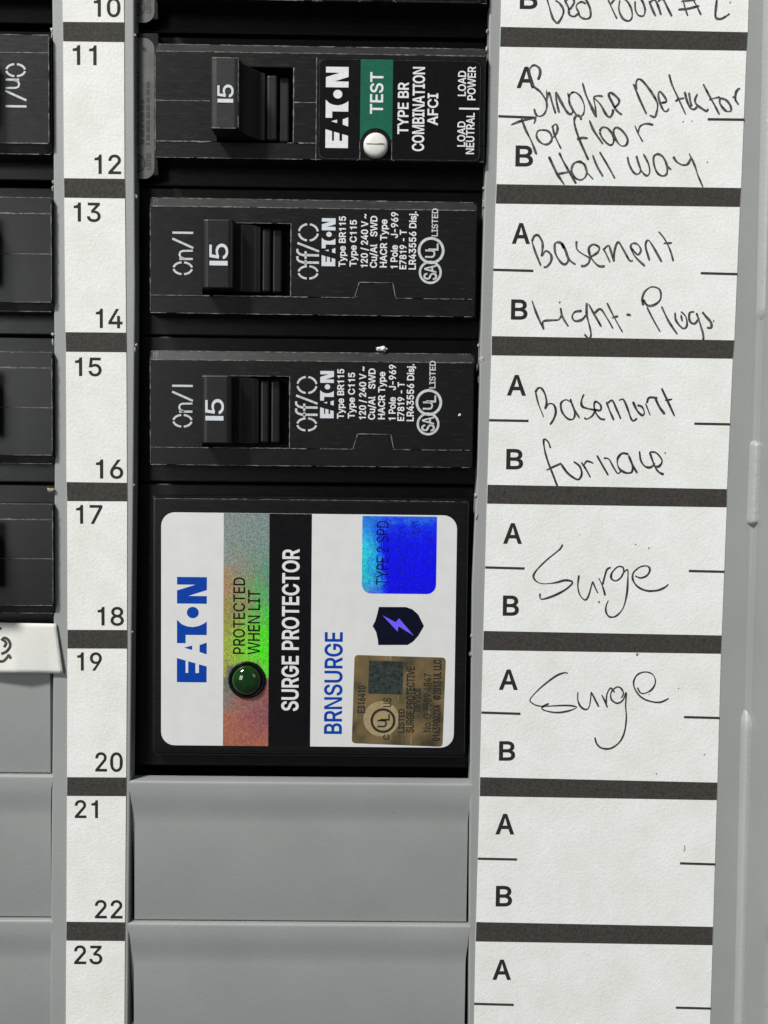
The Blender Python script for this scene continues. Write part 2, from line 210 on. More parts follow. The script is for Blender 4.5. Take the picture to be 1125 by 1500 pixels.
def bump(nt, b, h, dist_mm, strength=1.0):
    n = N(nt, 'ShaderNodeBump')
    n.inputs['Distance'].default_value = dist_mm * S
    n.inputs['Strength'].default_value = strength
    nt.links.new(h, n.inputs['Height'])
    nt.links.new(n.outputs[0], b.inputs['Normal'])

def grey_plastic(name, base, rough=0.45, bmp=0.05, warm=(0.97, 1.015, 0.99)):
    m, nt, b = mat(name)
    v = coords(nt)
    f = noise_tex(nt, v, 0.05, 5, 0.6)
    c = ramp(nt, f, [(0.3, tuple(base * 0.95 * w for w in warm)), (0.7, tuple(base * 1.05 * w for w in warm))])
    fine = noise_tex(nt, v, 9.0, 2)
    c = mixc(nt, 0.10, c, ramp(nt, fine, [(0.35, 0.5), (0.65, 1.0)]), 'MULTIPLY')
    mp = N(nt, 'ShaderNodeMapping')
    mp.inputs['Scale'].default_value = (0.12 * MM, 1.6 * MM, MM)
    mp.inputs['Rotation'].default_value = (0, 0, 0.5)
    tc = N(nt, 'ShaderNodeTexCoord')
    nt.links.new(tc.outputs['Object'], mp.inputs['Vector'])
    scr = ramp(nt, noise_tex(nt, mp.outputs[0], 1.0, 5, 0.75), [(0.66, 0.0), (0.74, 1.0)])
    c = mixc(nt, math_n(nt, 'MULTIPLY', scr, 0.10), c, (0.42, 0.43, 0.42))
    dots = ramp(nt, noise_tex(nt, v, 1.4, 2), [(0.755, 0.0), (0.775, 1.0)])
    c = mixc(nt, math_n(nt, 'MULTIPLY', dots, 0.5), c, (0.10, 0.10, 0.095))
    nt.links.new(c, b.inputs['Base Color'])
    r_ = math_n(nt, 'ADD', rough - 0.08, math_n(nt, 'MULTIPLY', f, 0.18))
    nt.links.new(r_, b.inputs['Roughness'])
    h = noise_tex(nt, v, 1.6, 3)
    bump(nt, b, h, bmp, 0.5)
    return m

def black_plastic(name, base=0.0075, rough=0.20, dust=0.75):
    m, nt, b = mat(name)
    v = coords(nt)
    # scuffs: fine noise stretched both ways, plus dust specks
    tc = N(nt, 'ShaderNodeTexCoord')
    mp = N(nt, 'ShaderNodeMapping')
    mp.inputs['Scale'].default_value = (0.35 * MM, 2.2 * MM, MM)
    nt.links.new(tc.outputs['Object'], mp.inputs['Vector'])
    sc = noise_tex(nt, mp.outputs[0], 1.1, 6, 0.7)
    scuff = ramp(nt, sc, [(0.58, 0.0), (0.80, 1.0)])
    sp = noise_tex(nt, v, 4.2, 3, 0.6)
    speck = ramp(nt, sp, [(0.73, 0.0), (0.78, 1.0)])
    big = noise_tex(nt, v, 0.16, 3)
    c = ramp(nt, big, [(0.3, (base * 0.85, base * 0.85, base * 0.87)), (0.7, (base * 1.25, base * 1.22, base * 1.2))])
    c = mixc(nt, math_n(nt, 'MULTIPLY', scuff, 0.10 * dust), c, (0.30, 0.29, 0.28))
    c = mixc(nt, math_n(nt, 'MULTIPLY', speck, 0.32 * dust), c, (0.42, 0.40, 0.38))
    nt.links.new(c, b.inputs['Base Color'])
    r = math_n(nt, 'ADD', rough, math_n(nt, 'MULTIPLY', sc, 0.22))
    nt.links.new(r, b.inputs['Roughness'])
    b.inputs['Specular IOR Level'].default_value = 0.32
    h = noise_tex(nt, v, 7.0, 3)
    bump(nt, b, h, 0.02, 0.5)
    return m

def paper(name, col=(0.82, 0.83, 0.82), blotch=0.10, weave=False):
    m, nt, b = mat(name)
    v = coords(nt)
    f = noise_tex(nt, v, 0.14, 6, 0.65)
    c = ramp(nt, f, [(0.30, tuple(x * (1 - blotch) for x in (col[0], col[1], col[2] * 0.95))), (0.62, col)])
    fib = noise_tex(nt, v, 2.6, 5, 0.7)
    c = mixc(nt, 0.16, c, ramp(nt, fib, [(0.3, 0.55), (0.6, 1.0)]), 'MULTIPLY')
    nt.links.new(c, b.inputs['Base Color'])
    b.inputs['Roughness'].default_value = 0.72
    b.inputs['Specular IOR Level'].default_value = 0.25
    if weave:
        w1 = N(nt, 'ShaderNodeTexWave', wave_type='BANDS', bands_direction='X')
        w2 = N(nt, 'ShaderNodeTexWave', wave_type='BANDS', bands_direction='Y')
        for w in (w1, w2):
            w.inputs['Scale'].default_value = 0.85
            w.inputs['Distortion'].default_value = 1.2
            w.inputs['Detail'].default_value = 2
            nt.links.new(v, w.inputs['Vector'])
        h = math_n(nt, 'ADD', w1.outputs['Fac'], w2.outputs['Fac'])
        bump(nt, b, h, 0.012, 0.5)
    else:
        h1 = noise_tex(nt, v, 2.0, 5, 0.62)
        bump(nt, b, h1, 0.11, 0.6)
    return m

def plain(name, c, rough=0.5, metal=0.0, spec=0.5, vary=0.12, scale=1.5, bump_mm=0.0):
    m, nt, b = mat(name)
    v = coords(nt)
    f = noise_tex(nt, v, scale, 4)
    cc = ramp(nt, f, [(0.3, tuple(x * (1 - vary) for x in c)), (0.7, tuple(min(1, x * (1 + vary)) for x in c))])
    nt.links.new(cc, b.inputs['Base Color'])
    b.inputs['Roughness'].default_value = rough
    b.inputs['Metallic'].default_value = metal
    b.inputs['Specular IOR Level'].default_value = spec
    if bump_mm:
        bump(nt, b, noise_tex(nt, v, 2.5, 3), bump_mm, 0.8)
    return m

M = {}
M['grey'] = grey_plastic('grey_panel_plastic', 0.305, 0.5)
M['wall'] = grey_plastic('grey_gloss_paint', 0.30, 0.14, 0.012)
M['wall'].node_tree.nodes['Principled BSDF'].inputs['Specular IOR Level'].default_value = 0.8
M['tab'] = grey_plastic('grey_orange_peel_paint', 0.36, 0.38, 0.16)
M['black'] = black_plastic('black_breaker_plastic')
M['blackb'] = black_plastic('black_smooth_plastic', 0.0055, 0.19, 0.5)
M['toggle'] = black_plastic('black_toggle_plastic', 0.007, 0.22, 0.45)
M['toggle_worn'] = black_plastic('worn_toggle_plastic', 0.014, 0.28, 0.9)
M['chamfer'] = black_plastic('dusty_lit_breaker_edge', 0.022, 0.28, 2.4)  # dust specks over a base lightened to paint in light caught from above
M['rim'] = plain('label_rim', (0.05, 0.05, 0.05), 0.4)
M['dark'] = plain('dark_interior', (0.004, 0.004, 0.005), 0.8, spec=0.1)
M['worn'] = plain('whitened_plastic_edge', (0.125, 0.122, 0.115), 0.55, vary=0.9, scale=1.3)
M['paper'] = paper('card_paper')
M['strip'] = paper('strip_paper', (0.82, 0.825, 0.805), 0.10)
M['tape'] = paper('cloth_tape', (0.72, 0.72, 0.69), 0.04, weave=True)
M['bar'] = plain('printed_charcoal_ink', (0.047, 0.043, 0.038), 0.75, spec=0.2, vary=0.35, scale=2.5, bump_mm=0.1)
M['ink'] = plain('printed_black_ink', (0.022, 0.021, 0.019), 0.7, spec=0.2, vary=0.3, scale=4)
M['tick'] = plain('printed_line_ink', (0.035, 0.035, 0.033), 0.7, spec=0.2)
M['pen'] = plain('ballpoint_ink', (0.042, 0.041, 0.043), 0.45, spec=0.35, vary=0.8, scale=1.6)
M['pencil'] = plain('dry_ballpoint_ink', (0.070, 0.069, 0.068), 0.5, spec=0.35, vary=0.95, scale=1.6)
M['marker'] = plain('marker_ink', (0.055, 0.055, 0.055), 0.6, spec=0.3, vary=0.5)
M['white'] = plain('white_print', (0.70, 0.71, 0.71), 0.55, vary=0.10, scale=3)
M['rate'] = plain('pale_rating_print', (0.60, 0.64, 0.68), 0.55, vary=0.06, scale=3)
M['stencil'] = plain('grey_stencil_print', (0.52, 0.54, 0.55), 0.55, vary=0.22, scale=2.5)
M['button'] = plain('white_button_plastic', (0.72, 0.71, 0.66), 0.35, vary=0.05)
M['green'] = plain('green_print', (0.006, 0.105, 0.062), 0.45, spec=0.2, vary=0.12)
M['gloss_black'] = plain('glossy_black_label', (0.006, 0.006, 0.007), 0.3, spec=0.16, vary=0.2)
M['white_label'] = plain('white_vinyl_label', (0.67, 0.68, 0.67), 0.35, vary=0.03, scale=0.4)
M['blue'] = plain('royal_blue_print', (0.002, 0.047, 0.34), 0.4, spec=0.15, vary=0.08)
M['navy'] = plain('navy_print', (0.004, 0.005, 0.016), 0.35, spec=0.15, vary=0.2)
M['violet'] = plain('violet_print', (0.15, 0.11, 0.95), 0.4, spec=0.2, vary=0.05)
M['smoke'] = plain('grey_translucent_sticker', (0.10, 0.102, 0.096), 0.35, vary=0.22, scale=0.35)
M['faint'] = plain('faint_print', (0.012, 0.012, 0.012), 0.5, vary=0.4, scale=3)
M['dkgreen'] = plain('dark_code_patch', (0.022, 0.032, 0.028), 0.45, vary=0.75, scale=2.2)
M['plaster'] = plain('plaster', (0.72, 0.70, 0.66), 0.8, vary=0.1, bump_mm=0.15)
M['burr'] = plain('torn_grey_plastic', (0.33, 0.33, 0.31), 0.45, vary=0.3, bump_mm=0.15)
M['beige'] = plain('beige_chip', (0.40, 0.35, 0.24), 0.6, vary=0.2)
M['stain'] = plain('brown_speck', (0.20, 0.16, 0.09), 0.8, vary=0.5)

def led_mat():
    m, nt, b = mat('dark_green_lens')
    b.inputs['Base Color'].default_value = (0.010, 0.070, 0.012, 1)
    b.inputs['Roughness'].default_value = 0.06
    b.inputs['Coat Weight'].default_value = 0.6
    b.inputs['Coat Roughness'].default_value = 0.03
    v = coords(nt)
    f = noise_tex(nt, v, 0.7, 3)
    nt.links.new(ramp(nt, f, [(0.35, (0.003, 0.022, 0.004)), (0.65, (0.007, 0.045, 0.006))]), b.inputs['Base Color'])
    return m
M['lens'] = led_mat()

def foil(name, left, right, span_y, span_x, y0, x0, grain=0.16, glint=(0.75, 0.75, 0.45), glint_amt=0.22):
    """holographic foil: the colours its grating is stamped with, running along the strip"""
    m, nt, b = mat(name)
    tc = N(nt, 'ShaderNodeTexCoord')
    sep = N(nt, 'ShaderNodeSeparateXYZ')
    nt.links.new(tc.outputs['Object'], sep.inputs[0])
    v = coords(nt)
    g = noise_tex(nt, v, 2.2, 5, 0.8)
    l = noise_tex(nt, v, 0.45, 3, 0.6)
    u = math_n(nt, 'DIVIDE', math_n(nt, 'SUBTRACT', y0 * S, sep.outputs['Y']), span_y * S)
    w = math_n(nt, 'DIVIDE', math_n(nt, 'SUBTRACT', sep.outputs['X'], x0 * S), span_x * S)
    jit = math_n(nt, 'ADD', math_n(nt, 'MULTIPLY', math_n(nt, 'SUBTRACT', g, 0.5), grain),
                 math_n(nt, 'MULTIPLY', math_n(nt, 'SUBTRACT', l, 0.5), grain * 1.2))
    u = math_n(nt, 'ADD', u, jit, True)
    mp2 = N(nt, 'ShaderNodeMapping')
    mp2.inputs['Scale'].default_value = (2.6 * MM, 0.5 * MM, MM)
    mp2.inputs['Rotation'].default_value = (0, 0, 0.25)
    nt.links.new(tc.outputs['Object'], mp2.inputs['Vector'])
    hair = noise_tex(nt, mp2.outputs[0], 1.0, 5, 0.8)
    w = math_n(nt, 'ADD', w, math_n(nt, 'ADD', math_n(nt, 'MULTIPLY', jit, 3.2), math_n(nt, 'MULTIPLY', math_n(nt, 'SUBTRACT', hair, 0.5), 1.4)), True)
    c = mixc(nt, w, ramp(nt, u, left), ramp(nt, u, right))
    c = mixc(nt, 0.55, c, ramp(nt, noise_tex(nt, v, 5.0, 3, 0.7), [(0.38, 0.25), (0.60, 1.35)]), 'MULTIPLY')
    c = mixc(nt, math_n(nt, 'MULTIPLY', ramp(nt, noise_tex(nt, v, 3.4, 4, 0.8), [(0.60, 0.0), (0.70, 1.0)]), glint_amt), c, glint)
    nt.links.new(c, b.inputs['Base Color'])
    b.inputs['Metallic'].default_value = 0.2
    b.inputs['Roughness'].default_value = 0.36
    b.inputs['Specular IOR Level'].default_value = 0.3
    bump(nt, b, hair, 0.10, 0.7)
    return m

# ------------------------------------------------------------------ mesh helpers
class MB:
    """collects geometry (millimetres) and links it as ONE mesh object"""
    def __init__(self):
        self.bm = bmesh.new()
        self.mats = []
    def mi(self, mname):
        if mname not in self.mats:
            self.mats.append(mname)
        return self.mats.index(mname)
    def add(self, verts, faces, mname, smooth=False):
        i = self.mi(mname)
        vs = [self.bm.verts.new(v) for v in verts]
        for f in faces:
            try:
                fc = self.bm.faces.new([vs[k] for k in f])
                fc.material_index = i
                fc.smooth = smooth
            except ValueError:
                pass
        return vs
    def mesh(self, me, mname, z=0.0):
        self.add([(v.co.x, v.co.y, v.co.z + z) for v in me.vertices], [tuple(p.vertices) for p in me.polygons], mname)
        bpy.data.meshes.remove(me)
    def plate(self, outer, holes, z0, z1, mname, bevel=0.15, res=2):
        """flat slab with rounded upper edges from an outline and holes"""
        cu = bpy.data.curves.new('c', 'CURVE')
        cu.dimensions = '2D'
        cu.fill_mode = 'BOTH'
        bevel = min(bevel, (z1 - z0) / 2 - 1e-4) if bevel else 0
        cu.extrude = max((z1 - z0) / 2 - bevel, 1e-4)
        cu.bevel_depth = bevel
        cu.bevel_resolution = res
        cu.offset = -bevel
        for pts in [outer] + list(holes):
            s = cu.splines.new('POLY')
            s.points.add(len(pts) - 1)
            for p, q in zip(s.points, pts):
                p.co = (q[0], q[1], 0, 1)
            s.use_cyclic_u = True
        o = bpy.data.objects.new('c', cu)
        me = bpy.data.meshes.new_from_object(o)
        bpy.data.objects.remove(o)
        bpy.data.curves.remove(cu)
        self.mesh(me, mname, (z0 + z1) / 2)
    def sheet(self, loops, z, mname, bold=0.0):
        """flat printed shapes (outlines with holes)"""
        if isinstance(loops, Lettering):
            for g in loops.glyphs:
                self._fill(g, z, mname, bold, True)
        else:
            self._fill(loops, z, mname, 0.0, False)
    def _fill(self, loops, z, mname, bold, nonzero):
        V, E, L = [], [], []
        for pts in loops:
            clean = []
            for q in pts:
                if not clean or (abs(q[0] - clean[-1][0]) + abs(q[1] - clean[-1][1])) > 0.003:
                    clean.append(q)
            if len(clean) > 2 and (abs(clean[0][0] - clean[-1][0]) + abs(clean[0][1] - clean[-1][1])) < 0.003:
                clean.pop()
            if len(clean) < 3:
                continue
            if bold:
                clean = grow(clean, bold)
            n0 = len(V)
            V += [Vector((q[0] * 40, q[1] * 40)) for q in clean]
            E += [(n0 + i, n0 + (i + 1) % len(clean)) for i in range(len(clean))]
            L.append([(q[0] * 40, q[1] * 40) for q in clean])
        v, e, f, _, _, _ = delaunay_2d_cdt(V, E, [], 0, 1e-4)
        keep = []
        for t in f:
            c = ((v[t[0]][0] + v[t[1]][0] + v[t[2]][0]) / 3, (v[t[0]][1] + v[t[1]][1] + v[t[2]][1]) / 3)
            w = winding(c, L)
            if (w != 0 if nonzero else w % 2):
                keep.append(tuple(t))
        self.add([(q[0] / 40, q[1] / 40, z) for q in v], keep, mname)
    def box(self, x0, x1, y0, y1, z0, z1, mname, bevel=0.0, seg=2):
        v = [(x, y, z) for z in (z0, z1) for y in (y0, y1) for x in (x0, x1)]
        f = [(0, 2, 3, 1), (4, 5, 7, 6), (0, 1, 5, 4), (2, 6, 7, 3), (0, 4, 6, 2), (1, 3, 7, 5)]
        i = self.mi(mname)
        b2 = bmesh.new()
        vs = [b2.verts.new(p) for p in v]
        for q in f:
            b2.faces.new([vs[k] for k in q])
        if bevel:
            bmesh.ops.bevel(b2, geom=list(b2.edges), offset=bevel, segments=seg, affect='EDGES', profile=0.5)
        b2.verts.index_update()
        self.add([tuple(p.co) for p in b2.verts], [tuple(p.index for p in q.verts) for q in b2.faces], mname)
        b2.free()
    def prism_x(self, prof, x0, x1, mname, bevel=0.0):
        """profile of (y, z) swept along X"""
        n = len(prof)
        b2 = bmesh.new()
        A = [b2.verts.new((x0, p[0], p[1])) for p in prof]
        B = [b2.verts.new((x1, p[0], p[1])) for p in prof]
        for k in range(n):
            b2.faces.new((A[k], B[k], B[(k + 1) % n], A[(k + 1) % n]))
        b2.faces.new(A[::-1])
        b2.faces.new(B)
        bmesh.ops.recalc_face_normals(b2, faces=b2.faces)
        if bevel:
            bmesh.ops.bevel(b2, geom=list(b2.edges), offset=bevel, segments=2, affect='EDGES', profile=0.5)
        b2.verts.index_update()
        self.add([tuple(p.co) for p in b2.verts], [tuple(p.index for p in q.verts) for q in b2.faces], mname)
        b2.free()
    def prism_y(self, prof, y0, y1, mname, bevel=0.0):
        """profile of (x, z) swept along Y"""
        n = len(prof)
        b2 = bmesh.new()
        A = [b2.verts.new((p[0], y0, p[1])) for p in prof]
        B = [b2.verts.new((p[0], y1, p[1])) for p in prof]
        for k in range(n):
            b2.faces.new((A[k], B[k], B[(k + 1) % n], A[(k + 1) % n]))
        b2.faces.new(A[::-1])
        b2.faces.new(B)
        bmesh.ops.recalc_face_normals(b2, faces=b2.faces)
        if bevel:
            bmesh.ops.bevel(b2, geom=list(b2.edges), offset=bevel, segments=2, affect='EDGES', profile=0.5)
        b2.verts.index_update()
        self.add([tuple(p.co) for p in b2.verts], [tuple(p.index for p in q.verts) for q in b2.faces], mname)
        b2.free()
    def ribbon(self, pts, w, z, mname, vary=0.0, seed=0, taper=0.6):
        """a pen stroke lying flat on the surface, w wide"""
        n = len(pts)
        if n < 2:
            return
        L, Rr = [], []
        for k in range(n):
            a = Vector(pts[max(k - 1, 0)]); b = Vector(pts[min(k + 1, n - 1)])
            t = (b - a)
            if t.length < 1e-6:
                t = Vector((1, 0))
            t.normalize()
            ww = w / 2 * (1 + vary * noise.noise(Vector((k * 0.23, seed * 7.3, 0.5))) * 1.6)
            if k in (0, n - 1):
                ww *= taper
            p = Vector(pts[k])
            nn = Vector((-t[1], t[0]))
            L.append(p + nn * ww); Rr.append(p - nn * ww)
        vs = [(q[0], q[1], z) for q in L + Rr]
        self.add(vs, [(k, k + n, k + n + 1, k + 1) for k in range(n - 1)], mname)
    def worn(self, a, b, z, w=0.10, seed=0, gap=0.25, jit=0.05, mname='worn'):
        """broken, dusty line where a moulded edge has whitened"""
        r = random.Random(seed * 31 + 5)
        a = Vector(a[:2]); b = Vector(b[:2])
        L = (b - a).length
        n = max(2, int(L / 0.45))
        nn = Vector((-(b - a)[1], (b - a)[0])).normalized()
        prev = None
        for k in range(n + 1):
            p = a.lerp(b, k / n)
            ww = w * (0.25 + 1.0 * abs(noise.noise(Vector((k * 0.31, seed * 3.7, 1.1)))) * 1.6 + 0.35 * r.random())
            off = jit * noise.noise(Vector((k * 0.4, seed * 1.7, 9.0)))
            cur = (p + nn * (off + ww / 2), p + nn * (off - ww / 2))
            if prev and noise.noise(Vector((k * 0.17, seed * 2.9, 4.0))) > gap - 0.5:
                self.add([(*prev[0], z), (*prev[1], z), (*cur[1], z), (*cur[0], z)], [(0, 1, 2, 3)], mname)
            prev = cur
    def blob(self, c, r, mname, seed=0, squash=(1, 1, 1), sub=2, rough=0.45):
        b2 = bmesh.new()
        bmesh.ops.create_icosphere(b2, subdivisions=sub, radius=1.0)
        for v in b2.verts:
            d = v.co.normalized()
            k = 1 + rough * noise.noise(d * 1.7 + Vector((seed * 5.1, seed * 2.3, 0)))
            v.co = Vector((d[0] * r * k * squash[0] + c[0], d[1] * r * k * squash[1] + c[1], d[2] * r * k * squash[2] + c[2]))
        b2.verts.index_update()
        self.add([tuple(p.co) for p in b2.verts], [tuple(p.index for p in q.verts) for q in b2.faces], mname, True)
        b2.free()
    def build(self, name, parent=None, origin=None):
        """link as one object; vertices are stored relative to the parent thing's base (or origin)"""
        if origin is None:
            origin = ORIGIN.get(parent.name, (0, 0, 0)) if parent else (0, 0, 0)
        for v in self.bm.verts:
            v.co = (v.co - Vector(origin)) * S
        bmesh.ops.recalc_face_normals(self.bm, faces=[f for f in self.bm.faces])
        me = bpy.data.meshes.new(name)
        self.bm.to_mesh(me)
        self.bm.free()
        for k in self.mats:
            me.materials.append(M[k])
        # printed sheets must face the viewer
        o = bpy.data.objects.new(name, me)
        col.objects.link(o)
        if parent:
            o.parent = parent
            ORIGIN[o.name] = origin
        else:
            o.location = Vector(origin) * S
            ORIGIN[o.name] = origin
        return o

ORIGIN = {}
def thing(name, label, cat, origin=(0, 0, 0), group=None):
    o = bpy.data.objects.new(name, None)
    o.empty_display_size = 0.005
    col.objects.link(o)
    o.location = Vector(origin) * S
    ORIGIN[o.name] = origin
    o['label'] = label
    o['category'] = cat
    if group:
        o['group'] = group
    return o

def copy_tree(o, parent=None):
    c = o.copy()
    col.objects.link(c)
    if parent:
        c.parent = parent
    for ch in list(o.children):
        copy_tree(ch, c)
    return c

def place(o, origin, rz=0.0, label=None):
    o.location = Vector(origin) * S
    o.rotation_euler = (0, 0, rz)
    if label:
        o['label'] = label
    return o

def smooth(pts, k=5):
    """rounded pen path through the points"""
    if len(pts) < 3:
        a, b = pts[0], pts[-1]
        return [(a[0] + (b[0] - a[0]) * t / 4, a[1] + (b[1] - a[1]) * t / 4) for t in range(5)]
    out = []
    P = [pts[0]] + list(pts) + [pts[-1]]
    for i in range(1, len(P) - 2):
        p0, p1, p2, p3 = P[i - 1], P[i], P[i + 1], P[i + 2]
        for j in range(k):
            t = j / k
            out.append(tuple(0.5 * ((2 * p1[d]) + (-p0[d] + p2[d]) * t + (2 * p0[d] - 5 * p1[d] + 4 * p2[d] - p3[d]) * t * t
                                    + (-p0[d] + 3 * p1[d] - 3 * p2[d] + p3[d]) * t ** 3) for d in (0, 1)))
    out.append(tuple(pts[-1]))
    return out

def rrect(x0, x1, y0, y1, r, corners=(1, 1, 1, 1), n=6):
    """rounded rectangle, corners in the order bottom-left, bottom-right, top-right, top-left"""
    out = []
    for (cx, cy, a0), on in zip(((x0 + r, y0 + r, 180), (x1 - r, y0 + r, 270), (x1 - r, y1 - r, 0), (x0 + r, y1 - r, 90)), corners):
        if on:
            for k in range(n + 1):
                a = math.radians(a0 + 90 * k / n)
                out.append((cx + r * math.cos(a), cy + r * math.sin(a)))
        else:
            out.append((x0 if a0 in (180, 90) else x1, y0 if a0 in (180, 270) else y1))
    return out

def grow(pts, d):
    """outline moved outwards by d (to its right for a clockwise outer contour, so that holes shrink)"""
    n = len(pts)
    out = []
    for k in range(n):
        p = Vector(pts[k]); a = p - Vector(pts[k - 1]); b = Vector(pts[(k + 1) % n]) - p
        if a.length < 1e-9 or b.length < 1e-9:
            out.append(pts[k]); continue
        a.normalize(); b.normalize()
        na = Vector((-a[1], a[0])); nb = Vector((-b[1], b[0]))
        mid = na + nb
        if mid.length < 1e-6:
            out.append(pts[k]); continue
        mid.normalize()
        c = max(0.55, mid.dot(na))
        q = p + mid * (d * GROW_SIDE / c)
        out.append((q[0], q[1]))
    return out
GROW_SIDE = 1.0

def ring(cx, cy, r, n=28):
    return [(cx + r * math.cos(2 * math.pi * k / n), cy + r * math.sin(2 * math.pi * k / n)) for k in range(n)]

def winding(pt, loops):
    w = 0
    for p in loops:
        for i in range(len(p)):
            a, b = p[i - 1], p[i]
            if a[1] <= pt[1]:
                if b[1] > pt[1] and (b[0] - a[0]) * (pt[1] - a[1]) - (pt[0] - a[0]) * (b[1] - a[1]) > 0:
                    w += 1
            elif b[1] <= pt[1] and (b[0] - a[0]) * (pt[1] - a[1]) - (pt[0] - a[0]) * (b[1] - a[1]) < 0:
                w -= 1
    return w

class Lettering(list):
    glyphs = ()

def text_loops(s, x0, x1, y0, y1, mode='H', track=0):
    """outlines of a line of lettering fitted to a box: 'H' upright, 'U' reading upwards; x = cap height for 'U'"""
    glyphs, pen = [], 0
    for ch in s:
        if ch == ' ':
            pen += 190
            continue
        adv, ss = GLYPHS[ch]
        glyphs.append([[(q[i] + pen, q[i + 1]) for i in range(0, len(q), 2)] for q in ss])
        pen += adv + track
    xs = [p[0] for g in glyphs for l in g for p in l]
    lo, hi = min(xs), max(xs)
    H = 509.0
    out = Lettering()
    out.glyphs = []
    for g in glyphs:
        if mode == 'H':
            t = [[(x0 + (p[0] - lo) / (hi - lo) * (x1 - x0), y0 + p[1] / H * (y1 - y0)) for p in l] for l in g]
        else:
            t = [[(x1 - p[1] / H * (x1 - x0), y0 + (p[0] - lo) / (hi - lo) * (y1 - y0)) for p in l] for l in g]
        out.glyphs.append(t)
        out.extend(t)
    return out

def pbox(px0, py0, px1, py1, z):
    """box in mm from two corners measured in the photograph: x0, x1, y0, y1"""
    a = at(px0, py0, z); b = at(px1, py1, z)
    return (a[0], b[0], b[1], a[1])

def utext(mb, s, px0, py0, px1, py1, z, mname, bold=0.0, track=0):
    mb.sheet(text_loops(s, *pbox(px0, py0, px1, py1, z), mode='U', track=track), z, mname, bold)

def ppoly(mb, pts, z, mname):
    mb.sheet([[at(x, y, z) for x, y in pts]], z, mname)

# the maker's wordmark as plain letter shapes, in a 0..1 (reading direction) by 0..1 (height) box
def wordmark(mb, px0, py0, px1, py1, z, mname):
    x0, x1, y0, y1 = pbox(px0, py0, px1, py1, z)
    def T(l): return [(x1 - v * (x1 - x0), y0 + u * (y1 - y0)) for u, v in l]
    E = [(0, 0), (.153, 0), (.172, .26), (.089, .26), (.089, .38), (.182, .38), (.200, .62), (.089, .62), (.089, .71), (.207, .71), (.230, 1), (0, 1)]
    A1 = [(.267, 0), (.380, 0), (.355, .24), (.290, .24)]
    A2 = [(.308, .49), (.350, .49), (.329, .76)]
    TT = [(.372, .71), (.451, .71), (.451, 0), (.580, 0), (.556, .12), (.536, .28), (.526, .46), (.532, .66), (.552, .84), (.594, 1), (.372, 1)]
    Nn = [(.748, 0), (.821, 0), (.821, .62), (.878, 0), (1, 0), (1, 1), (.928, 1), (.928, .38), (.872, 1), (.748, 1)]
    dot = [(.664 + .054 * math.cos(2 * math.pi * k / 24), .47 + .20 * math.sin(2 * math.pi * k / 24)) for k in range(24)]
    for l in (E, A1, A2, TT, Nn, dot):
        mb.sheet([T(l)], z, mname)

def stencil(mb, word, px0, py0, px1, py1, z, mname):
    """the stencilled On/I and Off/O marks, reading upwards"""
    x0, x1, y0, y1 = pbox(px0, py0, px1, py1, z)
    W = y1 - y0; H = x1 - x0
    def st(pts, w=0.36):
        P = [(x1 - v * H, y0 + u * W) for u, v in pts]
        mb.ribbon(P, w, z, mname, 0.12, len(pts), 1.0)
    def arc(cx, cy, rx, ry, a0, a1):
        st([(cx + rx * math.cos(math.radians(a0 + (a1 - a0) * k / 8)), cy + ry * math.sin(math.radians(a0 + (a1 - a0) * k / 8))) for k in range(9)])
    if word == 'On/I':
        for a in (8, 98, 188, 278):
            arc(.155, .5, .13, .44, a, a + 74)
        st([(.36, .02), (.36, .66)])
        st([(.36, .42), (.39, .6), (.45, .66), (.51, .62), (.535, .5), (.54, .02)])
        st([(.60, 0), (.80, 1)])
        st([(.93, 0), (.93, 1)])
    else:
        for a in (8, 98, 188, 278):
            arc(.125, .5, .11, .44, a, a + 74)
        for u in (.30, .43):
            st([(u, 0), (u, .72), (u + .02, .9), (u + .055, 1), (u + .11, 1)])
        st([(.255, .62), (.345, .62)]); st([(.365, .62), (.50, .62)])
        st([(.50, 0), (.645, 1)])
        for a in (8, 98, 188, 278):
            arc(.835, .5, .145, .44, a, a + 74)

def ul_mark(mb, pcx, pcy, rpx, z, mname, letters='UL'):
    cx, cy = at(pcx, pcy, z)
    r = rpx * 0.115
    mb.sheet([ring(cx, cy, r), ring(cx, cy, r * 0.80)], z, mname)
    if letters == 'UL':
        mb.sheet(text_loops('U', cx - r * .42, cx + r * .28, cy - r * .52, cy + r * .05, 'U'), z, mname, 0.05)
        mb.sheet(text_loops('L', cx - r * .18, cx + r * .52, cy + r * .02, cy + r * .5, 'U'), z, mname, 0.05)
    else:
        mb.sheet(text_loops('S', cx - r * .55, cx + r * .55, cy - r * .62, cy - r * .06, 'U'), z, mname, 0.05)
        mb.sheet(text_loops('A', cx - r * .5, cx + r * .5, cy - r * .02, cy + r * .62, 'U'), z, mname, 0.05)

# ================================================================== THE PANEL
# dark inside of the box behind the openings
mb = MB()
mb.box(-135, 64, -112, 118, -34, -30, 'dark')
o = mb.build('enclosure_back', origin=(0, 0, -34))
o['kind'] = 'structure'

